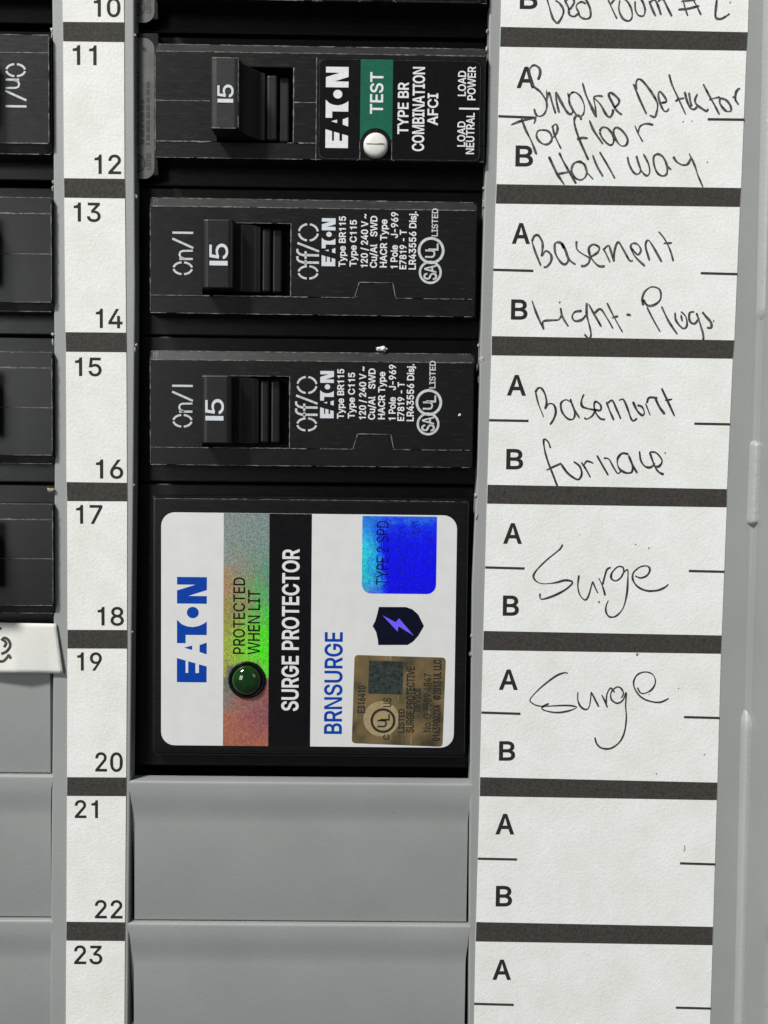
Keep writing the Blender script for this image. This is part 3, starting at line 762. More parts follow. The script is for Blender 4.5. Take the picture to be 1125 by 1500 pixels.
cover = thing('panel_cover', 'grey plastic cover around the breakers with blank plates at the bottom', 'panel cover', (0, 0, 0))
mb = MB()
edge_pts = []
right_edge = [at(px, py, 0) for px, py in ((686.5, 1500), (687, 1360), (687.5, 1250), (688.4, 1135), (690.2, 940), (691.0, 860), (694.5, 780), (698.6, 700),
                                          (701, 600), (703.6, 500), (706.2, 400), (709.5, 280), (713, 200), (715.5, 100), (717, 0))]
right_edge = [(right_edge[0][0], -108)] + right_edge + [(right_edge[-1][0] + .15, 108)]
left_edge = [at(px, py, 0) for px, py in ((196.5, 0), (197, 200), (198, 420), (196.5, 600), (195.0, 760), (193, 930), (191, 1143), (189, 1330), (187.5, 1500))]
left_edge = [(left_edge[0][0], 108)] + left_edge + [(left_edge[-1][0], -108)]
bar_edge = [at(px, py, 0) for px, py in ((76, 0), (78, 200), (78.5, 420), (80, 640), (78.5, 880), (76.5, 1100), (74.5, 1300), (73.5, 1500))]
bar_edge = [(bar_edge[0][0], 108)] + bar_edge + [(bar_edge[-1][0], -108)]
hole_r = right_edge + left_edge
hole_l = [(-118, -108)] + [(-118, 108)] + bar_edge
mb.plate([(-134, -114), (64.3, -114), (64.3, 118), (-134, 118)], [hole_r, hole_l], -3.2, 0.0, 'grey', 0.28, 3)
mb.build('faceplate', cover)

# raised side of the enclosure to the right of the card
mb = MB()
wall_prof = [(62.9, -0.02), (63.7, 0.05), (64.15, 0.35), (64.45, 1.1), (66.0, 16.0), (72, 16.0), (72, -3), (62.9, -3)]
mb.prism_y(wall_prof, -114, 118, 'wall')
mb.build('side_wall', cover)
def tab(ptop, pbot, w, h):
    a = at(ptop[0], ptop[1], 0.8); b = at(pbot[0], pbot[1], 0.8)
    mb = MB()
    n = 40
    r = random.Random(int(ptop[1]))
    rows = []
    for i in range(n + 1):
        t = i / n
        y = a[1] + (b[1] - a[1]) * t
        x = a[0] + (b[0] - a[0]) * t
        d = min(t, 1 - t) * abs(a[1] - b[1])
        e = 1.0 if d > 0.9 else math.sqrt(max(0.0, 1 - (1 - d / 0.9) ** 2))
        row = []
        for k in range(7):
            u = k / 6
            hh = h * e * math.sqrt(max(0.0, 1 - (1 - min(u * 2.4, 1)) ** 2)) + 0.05 * noise.noise(Vector((u * 3, y * .8, 3)))
            row.append((x + (w * u) + (1 - e) * 0.5, y, max(hh, -0.01)))
        row.append((x + w + .01, y, -0.2))
        rows.append(row)
    verts = [v for rr in rows for v in rr]
    m_ = len(rows[0])
    faces = [(i * m_ + k, i * m_ + k + 1, (i + 1) * m_ + k + 1, (i + 1) * m_ + k) for i in range(n) for k in range(m_ - 1)]
    mb.add(verts, faces, 'tab', True)
    return mb.build('wall_tab', cover)
tab((1122, -60), (1110, 476), 2.4, 1.6)
tab((1101, 645), (1096, 770), 2.0, 1.5)
tab((1088, 1040), (1074, 1640), 1.6, 1.5)

# blank knock-out plates
def blank(x0, x1, yt, yb, z_low=-0.8, right_groove=True, xs=0.55):
    mb = MB()
    s = 7.2
    prof = [(yt, -3.0), (yt, -0.22), (yt - .06, -0.08), (yt - .18, 0.01), (yt - .5, 0.022), (yt - 1.1, 0.018),
            ] + [(yt - 1.5 - (s - 1.1) * t, z_low * (3 * t * t - 2 * t ** 3)) for t in (.12, .25, .38, .5, .62, .75, .88, 1.0)] + [(yb + .45, z_low), (yb + .22, z_low - .08), (yb + .12, z_low - .3), (yb + .12, -3.0)]
    n = len(prof)
    xl, xr = x0 + 0.05, x1 - 0.05
    cols = []
    def zz(x, y, z):
        return z + 0.06 * noise.noise(Vector((x * .05, y * .05, 2.0)))
    # the recessed field is a little narrower than the lip: it leaves a slit along the left
    xa = [(xl, xr)] * 2 + [(xl - .33, xr + .33)] * 3 + [(xl - .3, xr + .3)] + [(xl + xs * t, xr - .4 * t) for t in (.05, .15, .3, .5, .7, .85, .95, 1.0)] + [(xl + xs, xr - .4)] * 4
    verts = []
    for (y, z), (u, v) in zip(prof, xa):
        for k in range(9):
            x = u + (v - u) * k / 8
            verts.append((x, y, zz(x, y, z)))
    faces = [(i * 9 + k, i * 9 + k + 1, (i + 1) * 9 + k + 1, (i + 1) * 9 + k) for i in range(n - 1) for k in range(8)]
    mb.add(verts, faces, 'grey', True)
    # end caps so that the plate has thickness
    mb.add([verts[i * 9] for i in range(n)], [tuple(range(n))], 'grey')
    mb.add([verts[i * 9 + 8] for i in range(n)], [tuple(range(n))[::-1]], 'grey')
    return mb.build('blank_plate', cover)
def row_y(py, px=440):
    return at(px, py, 0)[1]
xr_ = at(689, 1250, 0)[0]
xl_ = at(190.2, 1250, 0)[0]
ys = [row_y(1146), row_y(1354), row_y(1566)]
blank(xl_, xr_, ys[0], ys[1])
blank(xl_ - .12, xr_ - .02, ys[1], ys[2])
yl = [row_y(930, 40), row_y(1136, 40), row_y(1348, 40), row_y(1560, 40)]
for k in range(3):
    blank(-92, at(75.0, 1200, 0)[0] + .1, yl[k], yl[k + 1], xs=0.2)

# torn bits of moulding left along the edges of the openings
for k, (px, py, r, sq) in enumerate([(701, 506, .26, (.8, 1.3, .7)), (706, 527, .72, (.8, 1.0, .8)), (699, 539, .45, (.35, 1.5, .5)), (701, 556, .5, (.35, 1.6, .4)),
                                     (697, 726, .42, (.8, 1.2, .9)), (698, 754, .8, (.28, 1.8, .6)), (691, 931, .40, (.8, 1.1, .9)), (689, 958, .55, (.55, 1.0, .6)),
                                     (714, 46, .40, (.7, 1.0, .8)), (713, 72, .55, (.5, 1.4, .5)), (709, 276, .35, (.6, 1.2, .8)), (708, 300, .6, (.35, 1.6, .5)),
                                     (198.5, 52, .30, (.8, 1, .8)), (200, 288, .35, (.6, 1.3, .8)), (199.5, 506, .35, (.7, 1.2, .8)), (198, 512, .4, (.5, 1.2, .6)),
                                     (196.5, 711, .34, (.7, .9, .8)), (194, 926, .34, (.9, .7, .7)),
                                     (76, 44, .40, (.7, 1.1, .7)), (76.5, 52, .6, (.35, 1.5, .5)), (78, 267, .30, (.8, 1.2, .7)), (77.5, 277, .45, (.5, 1.4, .6)),
                                     (78, 490, .40, (.9, .9, .7)), (77.5, 502, .45, (.5, 1.6, .6))]):
    mb = MB()
    c = at(px, py, -0.2)
    mb.blob((c[0], c[1], -0.25), r, 'burr', k, tuple(q * .82 for q in sq), 2, 1.1)
    mb.build('moulding_burr', cover)

# ================================================================== NUMBER STRIP
LB = [(92, 32, 182, 32.7, 92.4, 60.5, 182, 61.7), (93.6, 261, 182.5, 262, 94, 289.5, 183.2, 290.7), (95.7, 486.5, 184.8, 487.3, 96.5, 515.2, 185.2, 516),
      (97.3, 706.1, 186, 707.3, 98.3, 734, 186.3, 734.5), (98.7, 922.6, 186.1, 922.9, 98.7, 949.9, 186.1, 950.2),
      (98.2, 1138.4, 184.9, 1138.9, 98, 1165.9, 184.6, 1166.3), (97.3, 1350.2, 183.2, 1351, 97, 1377.8, 183, 1378.5)]
ZP = 0.12
strip = thing('number_strip', 'narrow white paper strip printed with the circuit numbers 10 to 23', 'number strip', (-48, 0, 0))
lft = [(91, -40)] + [q for b in LB for q in ((b[0], b[1]), (b[4], b[5]))] + [(96, 1560)]
rgt = [(180.8, -40)] + [q for b in LB for q in ((b[2], b[3]), (b[6], b[7]))] + [(182, 1560)]
mb = MB()
mb.plate([at(x, y, ZP) for x, y in lft] + [at(x, y, ZP) for x, y in rgt[::-1]], [], 0.004, ZP, 'strip', 0.03, 1)
mb.build('paper_strip', strip)
for b in LB:
    mb = MB()
    ppoly(mb, [(b[0] + 0.2, b[1]), (b[2] - 0.2, b[3]), (b[6] - 0.2, b[7]), (b[4] + 0.2, b[5])], ZP + .012, 'bar')
    mb.build('printed_bar', strip)
NUMS = [('10', 138, -3, 176, 24.5), ('11', 107, 66.6, 141, 95), ('12', 139, 226.9, 177, 254.7), ('13', 108.5, 297, 147, 324.6), ('14', 141, 452.6, 179, 480.4),
        ('15', 110.4, 524, 148.4, 550.7), ('16', 141, 673.4, 180, 700.8), ('17', 112, 740, 149.5, 767), ('18', 143.5, 889.5, 181, 916), ('19', 113.5, 956, 148.7, 982),
        ('20', 140, 1102.6, 179.4, 1130), ('21', 110, 1172.5, 143, 1198), ('22', 139.5, 1319, 179, 1345), ('23', 109, 1385.5, 149.5, 1412)]
for s, x0, y0, x1, y1 in NUMS:
    mb = MB()
    X0, X1, Y0, Y1 = pbox(x0, y0, x1, y1, ZP)
    mb.sheet(text_loops(s, X0, X1, Y0, Y1, 'H'), ZP + .012, 'ink', 0.065)
    mb.build('printed_number', strip)

# ================================================================== DIRECTORY CARD
RB = [(733.2, 39.3, 1095.5, 47.2, 732.1, 68.4, 1093.7, 74.4), (727.2, 269.7, 1085.7, 275.4, 726, 298.2, 1084, 303.2), (720.2, 492.3, 1075.9, 498.5, 719.8, 520.5, 1073.6, 525.5),
      (714, 710, 1065.1, 716.5, 713.2, 737.8, 1064.7, 743.2), (708.2, 924.2, 1057.4, 930.8, 707.4, 952.4, 1056.2, 957.8),
      (702.9, 1138.4, 1051.1, 1146.4, 702.5, 1166.3, 1050.2, 1172.2), (697.4, 1350.6, 1044.7, 1357.7, 696.6, 1379.1, 1043.9, 1384.6)]
card = thing('directory_card', 'wide white directory card with black bars and handwritten circuit names', 'directory card', (39, 0, 0))
lft = [(735, -40)] + [q for b in RB for q in ((b[0], b[1]), (b[4], b[5]))] + [(693.5, 1560)]
rgt = [(1098, -40)] + [q for b in RB for q in ((b[2], b[3]), (b[6], b[7]))] + [(1038.5, 1560)]
mb = MB()
mb.plate([at(x, y, ZP) for x, y in lft] + [at(x, y, ZP) for x, y in rgt[::-1]], [], 0.004, ZP, 'paper', 0.03, 1)
mb.build('paper_card', card)
for b in RB:
    mb = MB()
    ppoly(mb, [(b[0] + 0.3, b[1]), (b[2] - 0.3, b[3]), (b[6] - 0.3, b[7]), (b[4] + 0.3, b[5])], ZP + .012, 'bar')
    mb.build('printed_bar', card)
for s, x0, y0, x1, y1 in [('B', 762, -17, 787, 13), ('A', 757.8, 98, 784, 129), ('B', 755.5, 213.5, 780.5, 243.7), ('A', 750.7, 327, 775.8, 357), ('B', 749, 439, 772.4, 468),
                          ('A', 743.5, 549.5, 770, 579.3), ('B', 742, 658, 766, 687.3), ('A', 738, 766.6, 764, 796.3), ('B', 737, 872.7, 759.8, 901.7), ('A', 731.8, 981, 758, 1010.3),
                          ('B', 731.4, 1086, 754.3, 1114), ('A', 726.7, 1192.4, 752.8, 1222), ('B', 726.7, 1298, 749.8, 1327.5), ('A', 722.3, 1406, 748, 1435)]:
    mb = MB()
    X0, X1, Y0, Y1 = pbox(x0, y0, x1, y1, ZP)
    mb.sheet(text_loops(s, X0 + .1, X1 - .1, Y0 + .06, Y1 - .06, 'H'), ZP + .012, 'ink', 0.12)
    mb.build('printed_letter', card)
for (xa, ya, xb, yb) in [(730, 170.3, 786, 172.5), (1036.5, 174.8, 1090.5, 175.4), (722.6, 395.2, 781.3, 396.8), (1026.5, 400.2, 1080, 401.6), (716.5, 615.6, 774.3, 616.6), (1017, 620.6, 1069.5, 621.6),
                         (710.8, 831.2, 768.5, 832.8), (1009, 836.4, 1061, 837.6), (705.2, 1043.8, 762.5, 1045.6), (1002, 1050.4, 1054, 1051.8),
                         (700, 1257.8, 757.5, 1259), (996, 1264.6, 1047.8, 1266.2), (694.6, 1470.4, 752.5, 1472), (990, 1476, 1041.5, 1477.4)]:
    mb = MB()
    mb.ribbon([at(xa, ya, ZP), at((xa + xb) / 2, (ya + yb) / 2, ZP), at(xb, yb, ZP)], 0.42, ZP + .014, 'tick', 0, 0, 1.0)
    mb.build('tick_line', card)

NOTES = [
 ('Bed room number 2', (780, 0, 3.516), 'pencil', 0.34, [
   [(70,-20),(85,30),(105,95),(128,122)], [(128,122),(148,95),(160,55),(142,20),(118,2)], [(165,0),(185,40),(190,75),(215,85),(235,70)], [(165,10),(195,-12),(215,10),(192,50)],
   [(235,60),(225,30),(250,10),(275,20)], [(268,-15),(295,40),(298,85),(275,98),(245,85),(235,55)], [(390,0),(410,45),(435,98)], [(405,22),(420,0),(450,-12)],
   [(450,0),(445,50),(465,95),(495,108),(512,90),(510,50),(490,10),(465,-10)], [(528,5),(530,50),(545,78),(570,82),(580,55),(570,15),(555,-10)],
   [(600,5),(618,50),(635,85)], [(605,12),(630,0),(650,40),(662,78)], [(645,10),(670,-5),(695,40),(718,85)],
   [(775,-5),(785,40),(800,82)], [(822,-10),(845,30),(868,78)], [(750,50),(800,45),(860,30)], [(765,8),(840,-2)], [(950,-10),(945,40),(943,88),(968,98),(1000,82),(1015,70)], [(1015,12),(1020,14)]]),
 ('Smoke Detector', (740, 80, 6.25), 'pencil', 0.35, [
   [(300,232),(320,175),(312,125),(268,97),(230,122),(224,170),(245,250),(270,298),(325,345),(375,425),(380,490),(355,545),(312,566),(280,545),(265,495)],
   [(378,325),(382,430)], [(380,405),(402,350),(430,440),(462,542)], [(462,340),(470,430),(495,535)], [(464,340),(520,450),(570,530),(603,545),(625,510)],
   [(572,350),(585,395)], [(625,343),(590,370),(588,440),(628,520),(675,567),(715,545),(724,470),(690,385),(640,345),(600,350)],
   [(708,258),(740,370),(790,480),(835,575)], [(835,575),(825,480),(812,395),(850,378),(895,384)], [(812,395),(870,455),(925,550),(960,572),(982,540),(988,500)],
   [(1000,490),(1042,440),(1032,400),(970,350),(948,372),(980,440),(1020,512),(1070,552)],
   ]),
 ('Detector', (910, 80, 5.921), 'pencil', 0.35, [
   [(105,255),(128,310),(165,400),(220,518)], [(128,312),(130,240),(152,212),(190,235),(250,310),(300,390),(316,440),(302,520),(285,542),(245,525)],
   [(345,420),(390,408),(378,370),(335,320),(322,355),(340,430),(370,487),(400,490),(412,465)],
   [(415,170),(440,260),(490,370),(560,522)], [(470,408),(495,388),(548,378)], [(550,322),(570,400),(598,460),(630,475),(660,452)], [(588,330),(598,400),(612,450)],
   [(662,340),(640,390),(650,430),(690,462),(738,490),(755,470)], [(710,255),(760,350),(810,440),(852,522)], [(762,395),(800,380),(858,368)],
   [(858,370),(855,420),(888,470),(920,494),(952,485),(945,440),(910,395),(862,378)], [(966,376),(976,364)], [(1020,437),(990,390),(995,330),(1018,296),(1030,302)],
   [(535,580),(540,586)], [(610,575),(614,579)]]),
 ('Top floor', (740, 160, 4.6875), 'pencil', 0.35, [
   [(40,108),(100,84),(160,68),(206,66),(197,100)], [(112,62),(140,140),(180,220),(215,312)], [(265,142),(225,150),(216,190),(245,230),(285,242),(318,215),(315,175),(290,148),(258,143)],
   [(325,115),(340,180),(385,274)], [(318,125),(348,102),(360,130),(350,170),(322,200)], [(522,75),(515,52),(490,44),(475,70),(480,120),(510,210),(545,290),(572,350)], [(492,207),(530,197),(568,200)],
   [(578,76),(610,150),(672,240)], [(648,155),(665,195),(700,235),(730,246),(746,215),(735,170),(700,130),(665,127),(648,152)],
   [(745,165),(760,210),(795,250),(830,246),(840,205),(810,155),(770,126),(746,140),(745,165)], [(890,112),(910,160),(945,225)], [(912,168),(925,120),(965,100),(1018,108)]]),
 ('Hall', (740, 160, 4.6875), 'pencil', 0.35, [
   [(300,325),(330,390),(360,450),(407,520)], [(370,298),(400,360),(440,430),(487,512)], [(350,448),(400,438),(452,428)], [(545,380),(510,360),(470,375),(455,420),(475,465),(515,486),(550,465),(560,420),(540,372)],
   [(540,370),(560,430),(605,482)], [(600,313),(630,390),(672,463)], [(648,293),(700,380),(754,477)]]),
 ('way', (900, 160, 5.625), 'pencil', 0.33, [
   [(108,392),(120,450),(150,510),(182,536),(212,520),(215,485)], [(180,383),(200,450),(225,512),(265,548),(290,520),(280,450),(238,368)],
   [(400,390),(360,370),(325,390),(325,450),(350,520),(390,549),(425,540),(436,500),(425,440),(395,385)], [(408,400),(430,460),(468,500)],
   [(485,390),(510,430),(555,458),(600,455),(625,415),(632,395)], [(614,362),(660,460),(690,550),(730,642)], [(762,434),(768,440)]]),
 ('Basement', (740, 320, 4.327), 'pencil', 0.34, [
   [(168,140),(190,210),(227,302)], [(170,145),(185,112),(210,108),(235,150),(236,200),(228,240)], [(230,240),(258,206),(290,230),(291,270),(265,305),(243,308)],
   [(372,190),(350,154),(316,160),(318,220),(350,275),(380,291),(400,262),(385,210),(360,156)], [(380,200),(405,260),(447,293)], [(452,143),(455,195),(490,225),(532,250),(530,280),(502,302),(480,300)],
   [(545,242),(585,216),(596,185),(560,165),(530,190),(545,250),(590,300),(632,303)], [(620,190),(640,225),(665,280)], [(622,200),(655,172),(672,215),(690,275)], [(690,275),(692,210),(715,150),(750,200),(788,266),(810,265)],
   [(800,190),(840,230),(860,200),(840,165),(810,158),(796,180),(822,240),(887,304)], [(893,195),(915,268)], [(895,210),(890,160),(910,140),(950,200),(992,277)], [(972,83),(1010,130),(1045,200),(1066,272)], [(1003,158),(1057,155)]]),
 ('Light Plugs', (740, 410, 3.516), 'pencil', 0.34, [
   [(138,106),(160,170),(198,257)], [(198,255),(195,215),(240,208),(275,205),(290,182)], [(278,114),(284,118)], [(285,143),(295,190),(326,241)],
   [(395,160),(360,165),(345,190),(360,212),(395,205),(416,180)], [(420,118),(420,180),(435,240),(442,285),(430,302),(408,280)], [(430,125),(460,180),(496,242)], [(460,172),(490,150),(520,190),(556,252)],
   [(524,118),(560,190),(605,271)], [(550,195),(582,187)], [(624,178),(648,182)], [(730,140),(760,200),(799,269)], [(712,132),(705,100),(720,60),(755,36),(795,50),(801,95),(775,125),(735,133),(710,100)],
   [(805,136),(840,210),(887,281)], [(875,168),(880,210),(915,250),(936,235),(930,190),(905,163)], [(905,180),(912,215)], [(975,165),(950,170),(950,210),(975,226),(1000,195)], [(985,170),(1005,230),(1021,290),(1014,328)],
   [(1015,165),(1035,190),(1060,220),(1060,246),(1038,246)], [(1071,210),(1076,214)]]),
 ('Basement', (770, 560, 4.891), 'pen', 0.35, [
   [(70,62),(90,150),(130,252)], [(68,72),(90,42),(115,45),(140,90),(150,150),(138,192)], [(140,190),(165,155),(200,160),(216,210),(200,265),(173,305)],
   [(332,150),(290,125),(253,150),(260,210),(300,260),(340,263),(352,220),(330,148)], [(320,118),(345,190),(387,257)], [(417,86),(400,130),(405,172),(450,190),(490,200),(480,237),(440,263),(420,254)],
   [(488,196),(535,200),(537,165),(505,138),(490,160),(500,215),(535,260),(570,266)], [(578,140),(600,200),(632,272)], [(588,150),(620,130),(650,190),(682,263)], [(668,130),(700,124),(730,190),(755,260),(775,276),(797,257)],
   [(768,138),(800,205),(837,236)], [(800,165),(832,175),(850,215),(835,239),(803,210)], [(858,150),(892,237)], [(868,150),(885,110),(945,113)], [(928,113),(960,180),(997,229)], [(973,42),(1010,120),(1067,243)], [(998,130),(1050,122)]]),
 ('furnace', (770, 560, 4.891), 'pen', 0.35, [
   [(178,472),(160,425),(130,410),(135,480),(160,570),(195,660),(238,775)], [(148,630),(200,605),(257,580)], [(256,588),(300,650),(360,693),(387,690),(402,650),(385,600),(343,568)],
   [(398,572),(430,620),(464,682)], [(418,592),(440,565),(487,581)], [(510,523),(550,595),(592,667)], [(558,544),(595,550),(630,610),(660,653),(687,628)], [(737,515),(690,510),(658,550),(665,610),(710,646),(757,645),(766,600),(738,528)],
   [(737,520),(765,590),(800,652)], [(815,493),(825,560),(855,602),(895,609),(927,580)], [(888,500),(920,590),(950,640),(990,661)], [(888,500),(935,505),(977,560),(955,602),(918,600)], [(996,505),(1004,509)]]),
 ('Surge', (760, 780, 4.6875), 'pen', 0.30, [
   [(300,82),(275,120),(190,190),(125,255),(100,300),(120,335),(165,352),(250,345),(320,328),(368,342),(330,385),(250,430),(165,458),(145,445),(147,418)], [(300,84),(288,110),(274,122)],
   [(413,293),(405,370),(420,430),(455,463),(480,430),(505,338)], [(505,335),(525,380),(543,417)], [(549,313),(575,370),(593,434)], [(575,360),(590,300),(605,255),(632,239)],
   [(720,270),(715,240),(680,235),(640,275),(635,315),(665,332),(700,310),(720,275),(747,257),(748,330),(740,430),(715,520),(670,572),(625,580),(600,550),(598,510),(614,466)],
   [(798,297),(835,312),(880,295),(900,255),(880,230),(830,238),(785,280),(785,330),(820,375),(880,400),(950,398),(1000,378),(1027,356)]]),
 ('Surge', (760, 970, 4.6875), 'pen', 0.29, [
   [(337,77),(310,73),(250,98),(150,175),(80,250),(90,280),(150,302),(300,297),(370,300),(395,312),(340,335),(260,346),(190,335),(158,320),(170,302),(207,284)],
   [(405,205),(405,260),(425,305),(460,325),(485,300),(497,203)], [(497,205),(520,250),(549,307)], [(568,223),(590,265),(608,312)], [(600,290),(605,220),(630,178),(657,207)],
   [(703,246),(718,215),(700,178),(670,172),(635,205),(635,255),(675,282),(715,260),(737,208),(733,300),(738,380),(725,480),(690,550),(630,592),(570,590),(535,560),(522,516)],
   [(814,173),(835,210),(870,212),(915,185),(938,135),(920,85),(870,67),(815,85),(788,135),(800,190),(840,240),(900,268),(970,275),(1030,248)]]),
]
for k, (word, (ox, oy, sc), mname, w, strokes) in enumerate(NOTES):
    mb = MB()
    for j, st in enumerate(strokes):
        mb.ribbon([at(ox + x / sc, oy + y / sc, ZP) for x, y in smooth(st)], w * (1.04 if mname == 'pencil' else 0.98), ZP + .018 + .0012 * (j % 4), mname, 0.36, k * 20 + j)
    o = mb.build('handwritten_note', card)
    o['label'] = 'handwritten words ' + word
mb = MB()
for px, py, r in [(931, 797.5, .14), (950.3, 803, .16), (877.4, 881.8, .2), (933.5, 958.7, .22), (994, 1008.5, .1), (1032, 1105.5, .16), (961.5, 1133.5, .14), (849.5, 783, .08), (951, 1017, .12), (897, 1300, .05)]:
    c = at(px, py, ZP)
    mb.sheet([[(c[0] + r * (1 + .35 * math.sin(a * 3 + px)) * math.cos(a), c[1] + r * (1 + .3 * math.cos(a * 2 + py)) * math.sin(a)) for a in [k * math.pi / 6 for k in range(12)]]], ZP + .016, 'stain')
mb.ribbon([at(1002.5, 1238, ZP), at(1003.5, 1243, ZP), at(1001.5, 1248, ZP)], .2, ZP + .016, 'stain')
mb.build('brown_specks', card)

# ================================================================== STANDARD BREAKER (built in the row numbered 13 and 14)
ZF = 1.0
BR0 = (-11.3, 38.1, 0)
br = thing('circuit_breaker', 'black breaker with white small print, beside the numbers 13 and 14', 'circuit breaker', BR0, 'standard single pole breakers')
mb = MB()
r0 = 25.4
fx0, fx1 = at(218, 370, ZF)[0], at(698.5, 370, ZF)[0]
fy0, fy1 = at(440, 461, ZF)[1], at(440, 290, ZF)[1]
mb.box(fx0 - 6.0, fx1 + 4.0, r0 + 0.12, r0 + 25.28, -20, -4.4, 'blackb', 0.25)
wx0, wx1 = at(297, 370, ZF)[0], at(426, 370, ZF)[0]
wy0, wy1 = at(360, 433.5, ZF)[1], at(360, 326.5, ZF)[1]
ypl = at(440, 435, ZF)[1]                    # parting line
ych = at(440, 304.5, ZF)[1]
nx0, nx1, ny = at(522, 420, ZF)[0], at(577, 420, ZF)[0], at(550, 414, ZF)[1]
# raised block in four pieces round the window
mb.box(fx0, wx0, fy0, fy1 - .2, -6, 0.1, 'black', 0.12)
mb.box(wx1, fx1, fy0, fy1 - .2, -6, 0.1, 'black', 0.12)
mb.box(wx0 - .1, wx1 + .1, fy0 + .001, wy0, -6, 0.19, 'black', 0.1)
mb.box(wx0 - .1, wx1 + .1, wy1, fy1 - .201, -6, 0.09, 'black', 0.1)
# face with notch along the parting line
face = [(fx0 + .15, ypl), (nx0 - .35, ypl), (nx0, ypl + .3), (nx0 + .12, ny - .35), (nx0 + .45, ny), (nx1 - .3, ny), (nx1, ny - .3), (nx1 + .12, ypl + .3), (nx1 + .4, ypl), (fx1 - .25, ypl), (fx1 - .25, ych), (fx0 + .15, ych)]
win = [(wx0, wy0 + .05), (wx1, wy0 + .05), (wx1, wy1 - .05), (wx0, wy1 - .05)]
mb.plate(face, [win], 0.1, ZF, 'black', 0.06, 1)
low = [(fx0 + .15, fy0 + .05), (fx1 - .25, fy0 + .05), (fx1 - .25, ypl - .05), (nx1 + .36, ypl - .05), (nx1 + .06, ypl + .25), (nx1 - .06, ny - .38), (nx1 - .35, ny - .06), (nx0 + .5, ny - .06), (nx0 + .2, ny - .4), (nx0 + .06, ypl + .25), (nx0 - .3, ypl - .05), (fx0 + .15, ypl - .05)]
mb.plate(low, [], 0.1, ZF - .10, 'black', 0.06, 1)
# sloping upper edge with rounded ends
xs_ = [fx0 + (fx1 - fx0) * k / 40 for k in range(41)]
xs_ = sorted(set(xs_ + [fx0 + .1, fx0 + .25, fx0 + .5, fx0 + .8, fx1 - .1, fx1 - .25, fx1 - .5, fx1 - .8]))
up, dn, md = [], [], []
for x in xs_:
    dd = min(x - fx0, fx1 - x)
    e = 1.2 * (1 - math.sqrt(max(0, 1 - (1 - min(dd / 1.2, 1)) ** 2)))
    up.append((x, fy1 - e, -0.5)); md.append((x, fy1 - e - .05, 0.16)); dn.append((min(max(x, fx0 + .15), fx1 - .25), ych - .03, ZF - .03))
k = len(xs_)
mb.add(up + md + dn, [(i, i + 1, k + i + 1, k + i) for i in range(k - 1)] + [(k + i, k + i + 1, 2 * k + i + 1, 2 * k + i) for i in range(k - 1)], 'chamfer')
# whitened moulding edges
zl = ZF + .02
mb.worn((fx0 + .4, ych - .02), (fx1 - .5, ych - .02), zl, .16, 1, .15)
mb.worn((fx0 + .3, fy1 - .12), (fx1 - .6, fy1 - .12), 0.25, .11, 2, .25)
mb.worn((fx0 + .2, ypl), (nx0 - .4, ypl), zl, .15, 3, .12)
mb.worn((nx0 - .3, ypl), (nx0 + .45, ny), zl, .15, 4, -.2)
mb.worn((nx0 + .45, ny), (nx1 - .3, ny), zl, .14, 5, -.2)
mb.worn((nx1 - .2, ny), (nx1 + .3, ypl), zl, .15, 6, -.2)
mb.worn((nx1 + .4, ypl), (fx1 - .6, ypl), zl, .15, 7, .05)
mb.worn((fx0 + .2, fy0 + .04), (fx1 - .6, fy0 + .04), ZF - .07, .09, 8, .2)
mb.worn((wx1, wy0), (wx1, wy1), zl, .16, 9, -.2)
mb.worn((wx0 + .1, wy1), (wx1, wy1), zl, .10, 10, .2)
mb.worn((fx0 + .25, fy0 + .4), (fx0 + .25, fy1 - 1.5), zl, .10, 11, .3)
mb.worn((wx0, wy0), (wx1, wy0), zl, .09, 12, .3)
mb.build('housing', br)

def toggle(tip, tip_y, base_x, base_y, z_tip, mname, ridge, win_x, win_y, lean=0.35):
    """rocker with a raised tab thrown to the left and a ridged drum behind it"""
    mb = MB()
    x0 = at(tip[0], 400, z_tip)[0]; x1 = at(tip[1], 400, z_tip)[0]
    yb = at(320, tip_y[1], z_tip)[1]; yt = at(320, tip_y[0], z_tip)[1]
    xb = at(base_x, 400, 0.6)[0]
    prof = [(x0 + .12, z_tip - .25), (x0 + .9, z_tip + .02), (x1 - .6, z_tip + .12), (x1, z_tip - .1), (x1 + .28, z_tip - 1.9), (x1 + .9, z_tip - 2.9), (xb - .5, 0.75), (xb, 0.45), (xb + .35, 0.3),
            (xb + .45, -2.5), (x0 + 1.2, -2.5), (x0 + .35, 0.6)]
    mb.prism_y(prof, yb, yt, mname, 0.22)
    x = xb + .48
    for (w, z) in ridge:
        mb.box(x, x + w, yb + .15, yt - .25, -4, z, mname, 0.42, 4)
        x += w + .12
    return mb, (x0, x1, yb, yt)
mb, tb = toggle((294.7, 341.5), (321, 422.4), 378.5, None, 4.2, 'toggle', [(1.55, 0.15), (1.75, -0.35)], None, None)
tg = mb.build('toggle', br)
mb = MB()
zt = 4.2 + .12
X0, X1, Y0, Y1 = pbox(307, 357, 333.5, 389, zt)
L = text_loops('5', X0, X1, Y0 + (Y1 - Y0) * .31, Y1, 'U')
mb.sheet(L, zt + .03, 'rate', 0.03)
mb.sheet([[(X0, Y0), (X1, Y0), (X1, Y0 + (Y1 - Y0) * .21), (X0, Y0 + (Y1 - Y0) * .21)]], zt + .03, 'rate')
mb.build('rating_number', tg)

